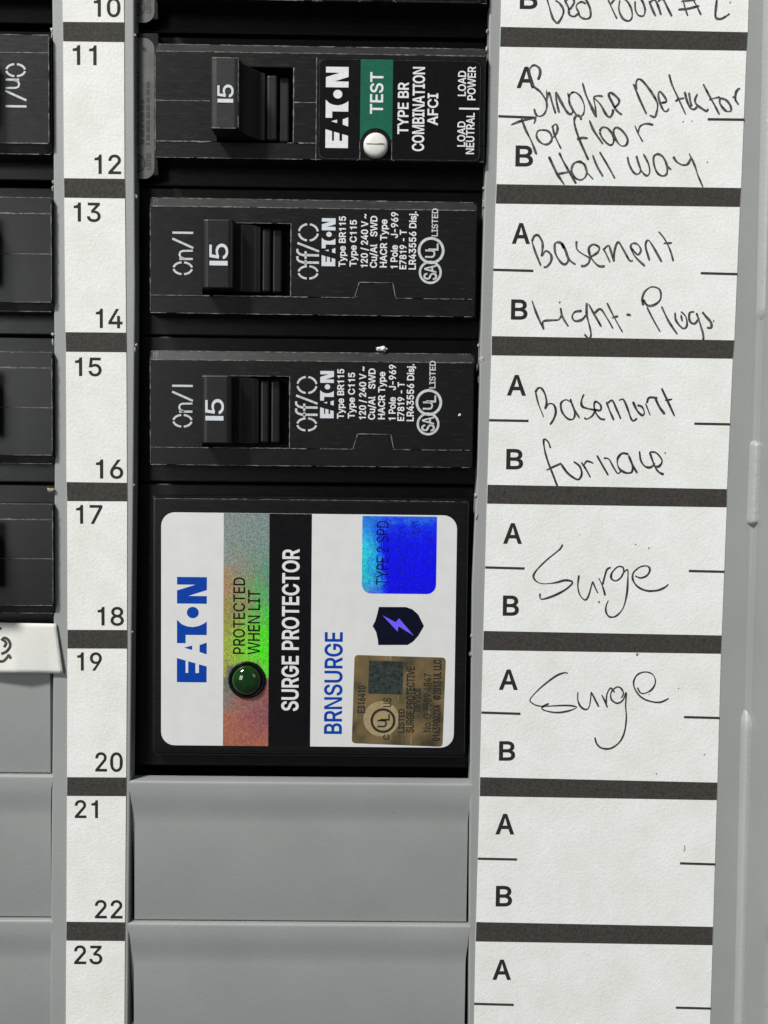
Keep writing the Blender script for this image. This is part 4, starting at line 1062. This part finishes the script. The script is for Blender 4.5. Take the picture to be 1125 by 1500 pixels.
zp = ZF + .03
mb = MB(); stencil(mb, 'On/I', 252.5, 336, 283, 403.5, zp, 'stencil'); mb.build('on_mark', br)
mb = MB(); stencil(mb, 'Off/O', 436, 326.5, 467, 409.5, zp, 'stencil'); mb.build('off_mark', br)
mb = MB(); wordmark(mb, 471.5, 319.5, 491, 390, zp, 'rate'); mb.build('maker_wordmark', br)
mb = MB()
for s, xa, xb_, ya, yb_ in [('Type BR115', 494.5, 506, 390.5, 317), ('Type C115', 510.5, 522, 390, 322.5), ('120 / 240 V ~', 528.5, 538.5, 391.5, 313.5), ('Cu/Al   SWD', 541.5, 552, 392, 316.5),
                            ('HACR Type', 556, 566.5, 391.5, 321.5), ('1 Pole   J-969', 572.5, 582.3, 393, 311), ('E7819 - T', 585.3, 595, 394, 337), ('LR43556 Disj.', 599, 609, 394.5, 310)]:
    utext(mb, s, xb_ - 9.0, yb_, xb_ - .3, ya, zp, 'white', 0.045)
utext(mb, 'LISTED', 633, 305.5, 641, 346, zp, 'stencil', 0.035)
mb.build('rating_lettering', br)
mb = MB(); ul_mark(mb, 630.3, 399, 16.8, zp, 'stencil', 'SA'); ul_mark(mb, 631.5, 367, 19.5, zp + .012, 'stencil'); mb.build('approval_marks', br)

b15 = place(copy_tree(br), (BR0[0] - .02, BR0[1] - 25.32, 0), 0, 'black breaker with a plaster crumb on it, beside the numbers 15 and 16')
b15.rotation_euler = (math.radians(0.25), math.radians(-0.2), math.radians(0.12))
for ch in b15.children:
    if ch.name.startswith('toggle'):
        ch.location.x -= 0.12 * S
        for g in ch.children:
            g.location.x -= 0.45 * S
            g.location.y += 0.1 * S
LX, LY = -94.8, 1.55
bl = place(copy_tree(br), (LX + 12.45, 76.2 - 12.7 + LY - .95, 0), math.pi, 'black breaker with an upside down On mark, left of the number 11')

for ch in bl.children:
    if ch.name.startswith('on_mark'):
        ch.location.y -= 1.6 * S

# ================================================================== ARC FAULT BREAKER (built in the row numbered 11 and 12)
AF0 = (-10.3, 63.5, 0)
af = thing('arc_fault_breaker', 'black breaker with a green TEST band and a round white button', 'circuit breaker', AF0, 'arc fault breakers')
mb = MB()
r0 = 50.8
fx0, fx1 = at(226.5, 150, ZF)[0], at(712, 150, ZF)[0]
fy0, fy1 = at(440, 233.5, ZF)[1], at(440, 64, ZF)[1]
ych = at(440, 78, ZF)[1]
ylo = at(440, 209.5, ZF)[1]
ymid = at(440, 150, ZF)[1]
wx0, wx1 = at(318, 150, ZF)[0], at(430, 150, ZF)[0]
wy0, wy1 = at(400, 209, ZF)[1], at(400, 98.5, ZF)[1]
mb.box(fx0 - 6.0, fx1 + 3.0, r0 + 0.12, r0 + 25.28, -20, -4.4, 'blackb', 0.25)
mb.box(fx0, wx0, fy0, fy1 - .2, -6, 0.1, 'black', 0.12)
mb.box(wx1, fx1, fy0, fy1 - .2, -6, 0.1, 'black', 0.12)
mb.box(wx0 - .1, wx1 + .1, fy0 + .001, wy0, -6, 0.19, 'black', 0.05)
mb.box(wx0 - .1, wx1 + .1, wy1, fy1 - .201, -6, 0.09, 'black', 0.1)
mb.box(fx0 - 6.0, fx0 + .05, r0 + 1.0, r0 + 24.6, -6, -1.6, 'blackb', 0.2)   # raised end shoulder that carries the sticker
lx0 = at(464, 160, ZF)[0]
a1 = [(fx0 + .1, ymid + .02), (wx0, ymid + .02), (wx0, wy1), (wx1, wy1), (wx1, ymid + .02), (fx1 - .1, ymid + .02), (fx1 - .1, ych), (fx0 + .1, ych)]
a2 = [(fx0 + .1, ylo), (wx0, ylo), (wx0, ymid - .02), (fx0 + .1, ymid - .02)]
a3 = [(wx1, ylo), (fx1 - .1, ylo), (fx1 - .1, ymid - .02), (wx1, ymid - .02)]
mb.plate(a1, [], 0.1, ZF, 'black', 0.06, 1)
mb.plate(a2, [], 0.1, ZF, 'black', 0.06, 1)
mb.plate(a3, [], 0.1, ZF, 'black', 0.06, 1)
mb.plate([(fx0 + .1, fy0 + .05), (fx1 - .1, fy0 + .05), (fx1 - .1, ylo - .05), (fx0 + .1, ylo - .05)], [], 0.1, ZF - .08, 'black', 0.06, 1)
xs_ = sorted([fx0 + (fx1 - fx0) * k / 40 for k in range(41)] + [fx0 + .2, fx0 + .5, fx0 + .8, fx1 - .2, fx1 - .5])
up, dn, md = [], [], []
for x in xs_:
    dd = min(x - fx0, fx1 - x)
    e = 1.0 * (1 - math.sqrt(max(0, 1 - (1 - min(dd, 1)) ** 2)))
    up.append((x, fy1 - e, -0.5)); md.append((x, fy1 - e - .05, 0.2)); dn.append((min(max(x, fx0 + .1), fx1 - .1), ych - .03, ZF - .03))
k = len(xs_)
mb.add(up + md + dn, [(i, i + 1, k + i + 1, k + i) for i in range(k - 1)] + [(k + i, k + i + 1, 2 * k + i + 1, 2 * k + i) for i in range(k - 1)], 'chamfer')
mb.worn((fx0 + .2, ych), (fx1 - .3, ych), zl, .14, 21, .1)
mb.worn((fx0 + .4, fy1 - .12), (fx1 - .4, fy1 - .12), .29, .11, 22, .2)
mb.worn((fx0 + .1, ymid), (wx0 - 1.2, ymid), zl, .16, 23, -.1)
mb.worn((wx1, ymid), (lx0 - .1, ymid), zl, .15, 24, -.1)
mb.worn((fx0 + .1, ylo), (wx0 - 1, ylo), zl, .16, 25, 0)
mb.worn((wx1 - 1, ylo), (lx0 - .2, ylo), zl, .16, 26, -.1)
mb.worn((fx0 + .2, fy0 + .05), (fx1 - .2, fy0 + .05), ZF - .05, .11, 27, .05)
mb.worn((wx1, wy0), (wx1, wy1), zl, .16, 28, -.2)
mb.worn((fx0 + .1, fy0 + 1), (fx0 + .1, ych - .4), zl, .12, 29, .1)
mb.worn((lx0 - .08, at(464, 235, ZF)[1]), (lx0 - .08, at(464, 84, ZF)[1]), zl, .14, 30, -.1)
mb.build('housing', af)
mb, tb = toggle((306.5, 349.5), (84, 188.5), 384, None, 6.0, 'toggle_worn', [(1.85, 0.25), (1.85, -0.6)], None, None)
# worn rim of the tab
zt = 6.02
mb.worn((tb[0] + .35, tb[3] - .10), (tb[1] - .1, tb[3] - .10), zt + .12, .16, 41, -.3)
mb.worn((tb[0] + .3, tb[2] + .1), (tb[1] - .1, tb[2] + .1), zt + .12, .12, 42, 0)
mb.worn((tb[1] - .18, tb[2] + .2), (tb[1] - .18, tb[3] - .2), zt + .11, .10, 43, 0)
tg = mb.build('toggle', af)
mb = MB()
zt = 6.14
X0, X1, Y0, Y1 = pbox(318.8, 124, 341.5, 150.5, zt)
L = text_loops('5', X0, X1, Y0 + (Y1 - Y0) * .31, Y1, 'U')
mb.sheet(L, zt + .02, 'rate', 0.03)
mb.sheet([[(X0, Y0), (X1, Y0), (X1, Y0 + (Y1 - Y0) * .21), (X0, Y0 + (Y1 - Y0) * .21)]], zt + .02, 'rate')
mb.build('rating_number', tg)
# face label
zL = ZF + .10
lab = [at(*q, ZF) for q in ((465, 234.5), (705.5, 236), (705.5, 88), (465, 84))]
x0, x1 = lab[0][0], lab[1][0]; y0, y1 = lab[0][1], lab[3][1] - .1
mb = MB()
mb.plate(rrect(x0, x1, y0, y1, 1.2), [], ZF + .005, zL, 'gloss_black', 0.03, 1)
rim = rrect(x0 + .25, x1 - .45, y0 + .25, y1 - .2, 1.0)
for q in range(len(rim)):
    mb.worn(rim[q], rim[(q + 1) % len(rim)], zL + .014, .06, 300 + q, -.1, 0.01, 'rim')
mb.build('face_label', af)
mb = MB()
X0, X1, Y0, Y1 = pbox(528.5, 84.5, 574.5, 206, zL)
mb.plate([(X0, Y0), (X1, Y0), (X1, y1 - .12), (X0, y1 - .12)], [], zL + .004, zL + .03, 'green', 0.01, 1)
gb = mb.build('test_band', af)
mb = MB(); utext(mb, 'TEST', 543, 106, 560.5, 166.5, zL + .045, 'white', 0.055); mb.build('test_lettering', gb)
mb = MB(); wordmark(mb, 477.6, 97.6, 509.6, 217, zL + .02, 'white'); mb.build('maker_wordmark', af)
mb = MB()
zz_ = zL + .02
for s, xa, xb_, ya, yb_ in [('TYPE BR', 583.5, 597.5, 196, 121), ('COMBINATION', 605.5, 620.5, 221, 98.5), ('AFCI', 627, 640.8, 183, 137), ('LOAD', 671.5, 682, 140.5, 104), ('POWER', 685.5, 696, 146.5, 97.8),
                            ('LOAD', 670.5, 681, 214.5, 178), ('NEUTRAL', 683.5, 694, 225.5, 165.5)]:
    utext(mb, s, xa, yb_, xb_, ya, zz_, 'white', 0.04 if xb_ > 665 else 0.06)
X0, X1, Y0, Y1 = pbox(672.5, 157.7, 702, 160.8, zz_)
mb.sheet([[(X0, Y0), (X1, Y0), (X1, Y1), (X0, Y1)]], zz_, 'white')
mb.build('label_lettering', af)
# round test button in its U-shaped clearance
mb = MB()
c = at(550.5, 211.0, ZF)
mb.sheet([ring(c[0], c[1], 2.55, 40)], zL + .05, 'blackb')
for sx in (-1, 1):
    mb.worn((c[0] + sx * 2.65, c[1] + .4), (c[0] + sx * 2.65, c[1] - 2.6), zL + .06, .12, 51 + sx, -.3)
    mb.worn((c[0] + sx * 2.65, c[1] - 2.55), (c[0] + sx * 3.1, c[1] - 2.75), zL + .06, .12, 55 + sx, -.3)
mb.build('button_well', af)
mb = MB()
c = at(550.3, 211.3, 2.2)
prof = [(2.02, 1.05), (2.02, 1.8), (1.95, 2.0), (1.75, 2.18), (1.4, 2.32), (0.9, 2.40), (0.0, 2.44)]
seg = 40
vs = []; fs = []
for (r, z) in prof[:-1]:
    vs += [(c[0] + r * math.cos(2 * math.pi * k / seg), c[1] + r * math.sin(2 * math.pi * k / seg), z) for k in range(seg)]
vs.append((c[0], c[1], prof[-1][1]))
for i in range(len(prof) - 2):
    fs += [(i * seg + k, i * seg + (k + 1) % seg, (i + 1) * seg + (k + 1) % seg, (i + 1) * seg + k) for k in range(seg)]
i = len(prof) - 2
fs += [(i * seg + k, i * seg + (k + 1) % seg, len(vs) - 1) for k in range(seg)]
mb.add(vs, fs, 'button', True)
bt = mb.build('test_button', af)
mb = MB()
P = [(c[0] - 1.7 + 3.4 * k / 10, c[1] - .02 + .03 * math.sin(k)) for k in range(11)]
mb.ribbon(P, .12, 2.47, 'ink', .3, 3, .3)
mb.build('button_groove', bt)
# grey sticker on the lower shoulder, half under the cover
zs = -1.6
mb = MB()
X0, X1, Y0, Y1 = pbox(165, 55, 226.5, 262.5, zs)
mb.plate(rrect(X0, X1, Y0, Y1, 1.8, (0, 1, 1, 0)), [], zs + .005, zs + .07, 'smoke', 0.02, 1)
stk = mb.build('rating_sticker', af)
mb = MB()
zs2 = zs + .09
c = at(200, 239, zs2)
mb.sheet([ring(c[0], c[1], 1.55), ring(c[0], c[1], 1.25)], zs2, 'faint')
utext(mb, 'UL', 197, 231, 206, 247, zs2, 'faint', .05)
utext(mb, 'LISTED', 214.5, 224, 221, 248, zs2, 'faint', .03)
utext(mb, 'FAULT CIRCUIT', 197.5, 102, 204, 212, zs2, 'faint', .03)
r = random.Random(3)
for (px, a_, b_) in ((209, 146, 212), (217, 120, 212)):
    y = a_
    while y < b_:
        L_ = r.uniform(4, 11)
        X0, X1, Y0, Y1 = pbox(px - 2.6, y, px + 2.4, min(y + L_, b_), zs2)
        mb.sheet([[(X0, Y0), (X1, Y0), (X1, Y1), (X0, Y1)]], zs2, 'faint')
        y += L_ + r.uniform(1.5, 4)
mb.build('sticker_lettering', stk)

place(copy_tree(af), (AF0[0], AF0[1] + 25.75, 0), 0, 'black breaker just above the one with the green TEST band')
for k, (row, dz) in enumerate(((87.9 + 13.7, 0), (50.8, -1.8), (25.4, -1.9), (0, -1.95))):
    lab_ = ['black breaker cut off in the top left corner of the photo', 'black breaker left of the strip numbers 13 and 14',
            'black breaker left of the strip numbers 15 and 16', 'black breaker just above the white cloth tag'][k]
    place(copy_tree(af), (LX + 12.55, (row if k else 101.6) - 12.7 + LY + dz, 0), math.pi, lab_)

# ================================================================== SURGE PROTECTOR
SP0 = (-11, -25.4, 0)
sp = thing('surge_protector', 'large black surge protector with a white label and a green indicator', 'surge protector', SP0)
mb = MB()
fx0, fx1 = at(222, 900, ZF)[0], at(684.5, 900, ZF)[0]
fy0, fy1 = at(440, 1104.5, ZF)[1], at(440, 730.5, ZF)[1]
mb.box(fx0 - 5.6, fx1 + 3.5, -50.1, -0.10, -20, -4.4, 'blackb', 0.3)
mb.box(fx0 - .6, fx1 + .15, fy0 - 1.1, fy1 + .25, -6, -1.2, 'blackb', 0.5, 3)
mb.box(fx0, fx1, fy0, fy1, -6, ZF, 'blackb', 0.55, 4)
mb.worn((fx0 + .4, fy1 - .2), (fx1 - .6, fy1 - .2), ZF + .012, .10, 61, .3)
mb.build('housing', sp)
zA = ZF + .09
TLc, TRc, BRc, BLc = (237.7, 748.3), (671.8, 757.2), (662.6, 1096.5), (234.3, 1090.6)
lx0 = (at(*TLc, zA)[0] + at(*BLc, zA)[0]) / 2; lx1 = (at(*TRc, zA)[0] + at(*BRc, zA)[0]) / 2
ly1 = (at(*TLc, zA)[1] + at(*TRc, zA)[1]) / 2; ly0 = (at(*BRc, zA)[1] + at(*BLc, zA)[1]) / 2
mb = MB()
mb.plate(rrect(lx0, lx1, ly0, ly1, 2.3), [], ZF + .005, zA, 'white_label', 0.03, 1)
lb = mb.build('white_label', sp)
zB = zA + .012
hx0 = (at(328.3, 750, zB)[0] + at(326, 1092, zB)[0]) / 2
hx1 = (at(395.6, 750, zB)[0] + at(392, 1092, zB)[0]) / 2
kx1 = (at(458, 750, zB)[0] + at(453.2, 1092, zB)[0]) / 2
gy = [(0.0, (.25, .30, .29)), (.16, (.27, .31, .29)), (.28, (.44, .25, .15)), (.40, (.38, .30, .10)), (.56, (.42, .46, .08)), (.645, (.45, .42, .09)), (.70, (.16, .17, .17)), (.78, (.24, .22, .20)), (.86, (.50, .17, .10)), (1.0, (.42, .15, .10))]
gz = [(0.0, (.24, .29, .29)), (.14, (.20, .30, .27)), (.28, (.12, .34, .20)), (.40, (.10, .48, .13)), (.50, (.08, .80, .03)), (.645, (.06, .95, .01)), (.70, (.22, .18, .18)), (.78, (.36, .12, .11)), (.87, (.26, .09, .13)), (1.0, (.46, .15, .10))]
M['foil'] = foil('holographic_foil_band', gy, gz, ly1 - ly0, hx1 - hx0, ly1 - SP0[1], hx0 - SP0[0], 0.26)
mb = MB()
mb.sheet([[(hx0, ly0 + .02), (hx1, ly0 + .02), (hx1, ly1 - .02), (hx0, ly1 - .02)]], zB, 'foil')
fo = mb.build('holographic_band', sp)
mb = MB()
utext(mb, 'PROTECTED', 342, 846, 358.3, 957.8, zB + .015, 'gloss_black', 0.03)
utext(mb, 'WHEN LIT', 363.5, 864.5, 380.3, 958.5, zB + .015, 'gloss_black', 0.03)
mb.build('foil_lettering', fo)
mb = MB()
mb.sheet([[(hx1, ly0 + .02), (kx1, ly0 + .02), (kx1, ly1 - .02), (hx1, ly1 - .02)]], zB + .002, 'gloss_black')
bb = mb.build('black_band', sp)
mb = MB()
utext(mb, 'SURGE PROTECTOR', 414.5, 805, 436.3, 1040.7, zB + .015, 'white', 0.09)
mb.build('title_lettering', bb)
mb = MB(); wordmark(mb, 259.3, 845, 302.6, 999.6, zB, 'blue'); mb.build('maker_wordmark', lb)
mb = MB(); utext(mb, 'BRNSURGE', 476.5, 926.5, 500, 1074.5, zB, 'blue', 0.085); mb.build('name_lettering', lb)
# shield emblem with a lightning bolt
mb = MB()
sh = [(555, 889), (594.5, 889.2), (604, 892.5), (612.5, 900), (621, 917), (613, 931), (605, 940), (597, 944.8), (554, 944.8), (553.6, 938), (551, 926), (545.8, 917), (549.5, 910), (552.5, 900)]
ppoly(mb, sh, zB, 'navy')
sm = mb.build('shield_emblem', lb)
mb = MB()
ppoly(mb, [(560.2, 901.3), (579.5, 911.5), (584.6, 905.8), (606.3, 931.3), (583.8, 917.4), (582.4, 925.2)], zB + .012, 'violet')
mb.build('lightning_bolt', sm)
# blue holographic patch
bx0, bx1, by0, by1 = pbox(531, 755.5, 638.6, 870.4, zB)
bl_ = [(0.0, (.02, .22, .85)), (.2, (.03, .35, .90)), (.42, (.03, .72, .88)), (.75, (.03, .66, .72)), (.9, (.05, .45, .80)), (1.0, (.20, .30, .80))]
br_ = [(0.0, (.02, .14, .92)), (.10, (.004, .04, .97)), (.3, (.001, .004, .97)), (.7, (.001, .001, .97)), (1.0, (.002, .001, .95))]
M['bluefoil'] = foil('blue_holographic_foil', bl_, br_, by1 - by0, (bx1 - bx0) * .26, by1 - SP0[1], bx0 + .6 - SP0[0], 0.36, (.25, .75, .95), 0.10)
mb = MB()
mb.sheet([rrect(bx0, bx1, by0, by1 - .02, 1.6, (1, 1, 0, 0))], zB, 'bluefoil')
bp = mb.build('blue_hologram_patch', lb)
mb = MB()
utext(mb, 'TYPE 2 SPD', 552, 763, 568.3, 857, zB + .012, 'navy', -0.0)
M['bluedim'] = plain('dim_blue_print', (.004, .012, .35), .4, spec=.2)
r = random.Random(11)
for (px, a_, b_, h_) in ((588, 766, 843, 8), (609, 762, 785, 8), (605, 838, 850, 6)):
    pts = []
    y = b_
    while y > a_:
        pts.append((px + r.uniform(-h_, h_) * .8, y)); y -= r.uniform(2.0, 4.5)
    mb.ribbon([at(x, y, zB) for x, y in smooth(pts, 4)], .13, zB + .012, 'bluedim', .5, px)
mb.build('patch_lettering', bp)
# gold approval hologram
def gold_mat():
    m, nt, b = mat('gold_approval_foil')
    v = coords(nt)
    tc = N(nt, 'ShaderNodeTexCoord')
    mp = N(nt, 'ShaderNodeMapping')
    mp.inputs['Scale'].default_value = (0.9 * MM, 0.10 * MM, MM)
    mp.inputs['Rotation'].default_value = (0, 0, math.radians(3))
    nt.links.new(tc.outputs['Object'], mp.inputs['Vector'])
    st = noise_tex(nt, mp.outputs[0], 1.6, 4, 0.7)
    f = noise_tex(nt, v, 0.22, 2)
    c = ramp(nt, f, [(0.30, (.055, .045, .024)), (0.5, (.16, .12, .055)), (0.7, (.25, .165, .075))])
    c = mixc(nt, math_n(nt, 'MULTIPLY', ramp(nt, st, [(0.60, 0.0), (0.68, 1.0)]), 0.35), c, (.50, .40, .25))
    nt.links.new(c, b.inputs['Base Color'])
    b.inputs['Metallic'].default_value = 0.25
    b.inputs['Roughness'].default_value = 0.4
    return m
M['gold'] = gold_mat()
M['goldlight'] = plain('pale_gold_print', (.42, .33, .17), .4, .25, vary=.15)
def roundpoly(pts, r=0.7):
    out = []
    n = len(pts)
    for k in range(n):
        p = Vector(pts[k]); a = (Vector(pts[k - 1]) - p).normalized(); b = (Vector(pts[(k + 1) % n]) - p).normalized()
        for j in range(6):
            t = j / 5
            q = (p + a * r) * (1 - t) ** 2 + p * 2 * t * (1 - t) + (p + b * r) * t ** 2
            out.append((q[0], q[1]))
    return out
mb = MB()
mb.plate(roundpoly([at(*q, zB) for q in ((519.4, 959.3), (653, 963.3), (648, 1093.8), (515.2, 1088.4))], 0.7), [], zA + .004, zB + .03, 'gold', 0.015, 1)
gd = mb.build('gold_approval_label', lb)
zG = zB + .04
mb = MB()
c = at(558.5, 1053, zG)
mb.sheet([ring(c[0], c[1], 3.05, 36)], zG, 'goldlight')
ul_mark(mb, 561, 1055.6, 18.7, zG + .012, 'ink')
utext(mb, 'US', 561.5, 1022.5, 573, 1035.5, zG + .012, 'ink', .03)
utext(mb, 'C', 561.5, 1076, 570.5, 1083.5, zG + .012, 'ink', .03)
mb.build('approval_mark', gd)
mb = MB()
ppoly(mb, [(540.5, 967.5), (591, 969), (589.5, 1017.5), (539.3, 1016)], zG, 'dkgreen')  # plain dark patch standing in for a printed square code
mb.build('code_patch', gd)
mb = MB()
zG2 = zG + .012
for s, xa, ya, xb_, yb_, bo in [('E316410', 524.5, 1004.6, 534.6, 1044, .02), ('LISTED', 584, 1038.5, 592, 1073, .03), ('SURGE PROTECTIVE', 596, 977, 606, 1073, .02), ('DEVICE', 607, 1008, 615.5, 1042, .02),
                                ('No. G 7589 4847', 621, 986.5, 631, 1072, 0.0), ('01639002X4   ©2013 UL LLC', 635.3, 967, 644.5, 1085, .03)]:
    utext(mb, s, xa, ya, xb_, yb_, zG2, 'ink', bo + .02)
mb.build('approval_lettering', gd)
# indicator: black bezel ring and domed green lens
c = at(361, 997.0, 1.8)
def lathe(prof, seg=48):
    vs, fs = [], []
    for (r, z) in prof:
        vs += [(c[0] + r * math.cos(2 * math.pi * k / seg), c[1] + r * math.sin(2 * math.pi * k / seg), z) for k in range(seg)]
    for i in range(len(prof) - 1):
        fs += [(i * seg + k, i * seg + (k + 1) % seg, (i + 1) * seg + (k + 1) % seg, (i + 1) * seg + k) for k in range(seg)]
    fs.append(tuple((len(prof) - 1) * seg + k for k in range(seg)))
    return vs, fs
mb = MB()
mb.add(*lathe([(3.18, ZF + .08), (3.18, 1.35), (3.10, 1.48), (2.95, 1.52), (2.62, 1.46), (2.55, 1.2), (2.5, .9)]), 'gloss_black', True)
mb.build('indicator_bezel', sp)
mb = MB()
R_ = 3.6
mb.add(*lathe([(2.56, 1.05), (2.56, 1.5)] + [(2.5 * math.cos(math.radians(a)), 1.5 + 1.35 * math.sin(math.radians(a))) for a in range(8, 90, 6)] + [(.05, 2.852)]), 'lens', True)
mb.build('indicator_lens', sp)

# ================================================================== SMALL LOOSE THINGS
def crumb(label, px, py, z, r, sq, seed, mname='plaster'):
    c = at(px, py, z)
    mb = MB()
    mb.blob((c[0], c[1], z + r * sq[2] * .6), r, mname, seed, sq, 3, 1.0)
    o = mb.build('plaster_crumb', origin=(c[0], c[1], z))
    o['label'] = label; o['category'] = 'crumb'
crumb('white plaster crumb lying on the upper edge of the breaker beside 15 and 16', 559, 511.5, 0.3, .95, (.95, .34, .4), 4)
crumb('tiny white chip on the right end of the breaker beside 15 and 16', 673.5, 607.5, ZF, .22, (.9, 1.0, .6), 9)
crumb('beige chip caught at the edge of the grey bar beside the number 17', 74.5, 717.5, 0.2, .45, (1.2, .7, .6), 13, 'beige')

tag = thing('cloth_tag', 'white cloth tape tag with curled end and grey marker writing, left of number 19', 'tag', (-60, -28, 0))
mb = MB()
TP = [(-60, 910.5), (0, 911.6), (45, 912.4), (82, 913.7), (87, 948), (92, 987.6), (45, 985.6), (0, 985.6), (-60, 986)]
nx, ny = 26, 12
vs = []
def tagpos(u, v):
    x_t = -60 + (82 + 60) * u; x_b = -60 + (92 + 60) * u
    px = x_t + (x_b - x_t) * v
    py = (911.0 + 2.7 * u) + ((987.0 - 1.2 * math.sin(u * 3.0)) - (911.0 + 2.7 * u)) * v
    z = 0.42 + 0.30 * u ** 2 * v + 0.9 * v * max(0, 1 - abs(u - .55) * 3) + .05 * math.sin(u * 5)
    p = at(px, py, z)
    return (p[0], p[1], z)
for side in (0, 1):
    for j in range(ny + 1):
        for i in range(nx + 1):
            p = tagpos(i / nx, j / ny)
            vs.append((p[0], p[1], p[2] - .14 * side))
w_ = nx + 1; h_ = (ny + 1) * w_
fs = [(j * w_ + i, j * w_ + i + 1, (j + 1) * w_ + i + 1, (j + 1) * w_ + i) for j in range(ny) for i in range(nx)]
fs += [tuple(h_ + q for q in f[::-1]) for f in fs]
rimv = [i for i in range(w_)] + [j * w_ + nx for j in range(1, ny + 1)] + [ny * w_ + i for i in range(nx - 1, -1, -1)] + [j * w_ for j in range(ny - 1, 0, -1)]
fs += [(rimv[k], rimv[(k + 1) % len(rimv)], h_ + rimv[(k + 1) % len(rimv)], h_ + rimv[k]) for k in range(len(rimv))]
mb.add(vs, fs, 'tape', True)
mb.build('cloth_strip', tag)
mb = MB()
def on_tag(px, py):
    v = (py - 911.5) / 75.0
    u = (px + 60) / (142 + 10 * v)
    return tagpos(u, v)
for j, st in enumerate([[(2, 938), (7, 934), (13, 938), (15, 946), (10, 954), (2, 958)], [(5, 937), (9, 942), (6, 948)], [(-6, 968), (4, 969), (10, 964), (13, 960), (16, 965)], [(-3, 922), (2, 919)]]):
    pts = smooth(st)
    P = [on_tag(*q) for q in pts]
    n_ = len(P)
    L_, R2 = [], []
    for k in range(n_):
        a = Vector(P[max(k - 1, 0)][:2]); b = Vector(P[min(k + 1, n_ - 1)][:2])
        t = (b - a).normalized(); q = Vector((-t[1], t[0])) * .24
        L_.append((P[k][0] + q[0], P[k][1] + q[1], P[k][2] + .05)); R2.append((P[k][0] - q[0], P[k][1] - q[1], P[k][2] + .05))
    mb.add(L_ + R2, [(k, k + n_, k + n_ + 1, k + 1) for k in range(n_ - 1)], 'marker')
mb.build('marker_writing', tag)

# nothing above relies on viewport updates
bpy.context.view_layer.update()
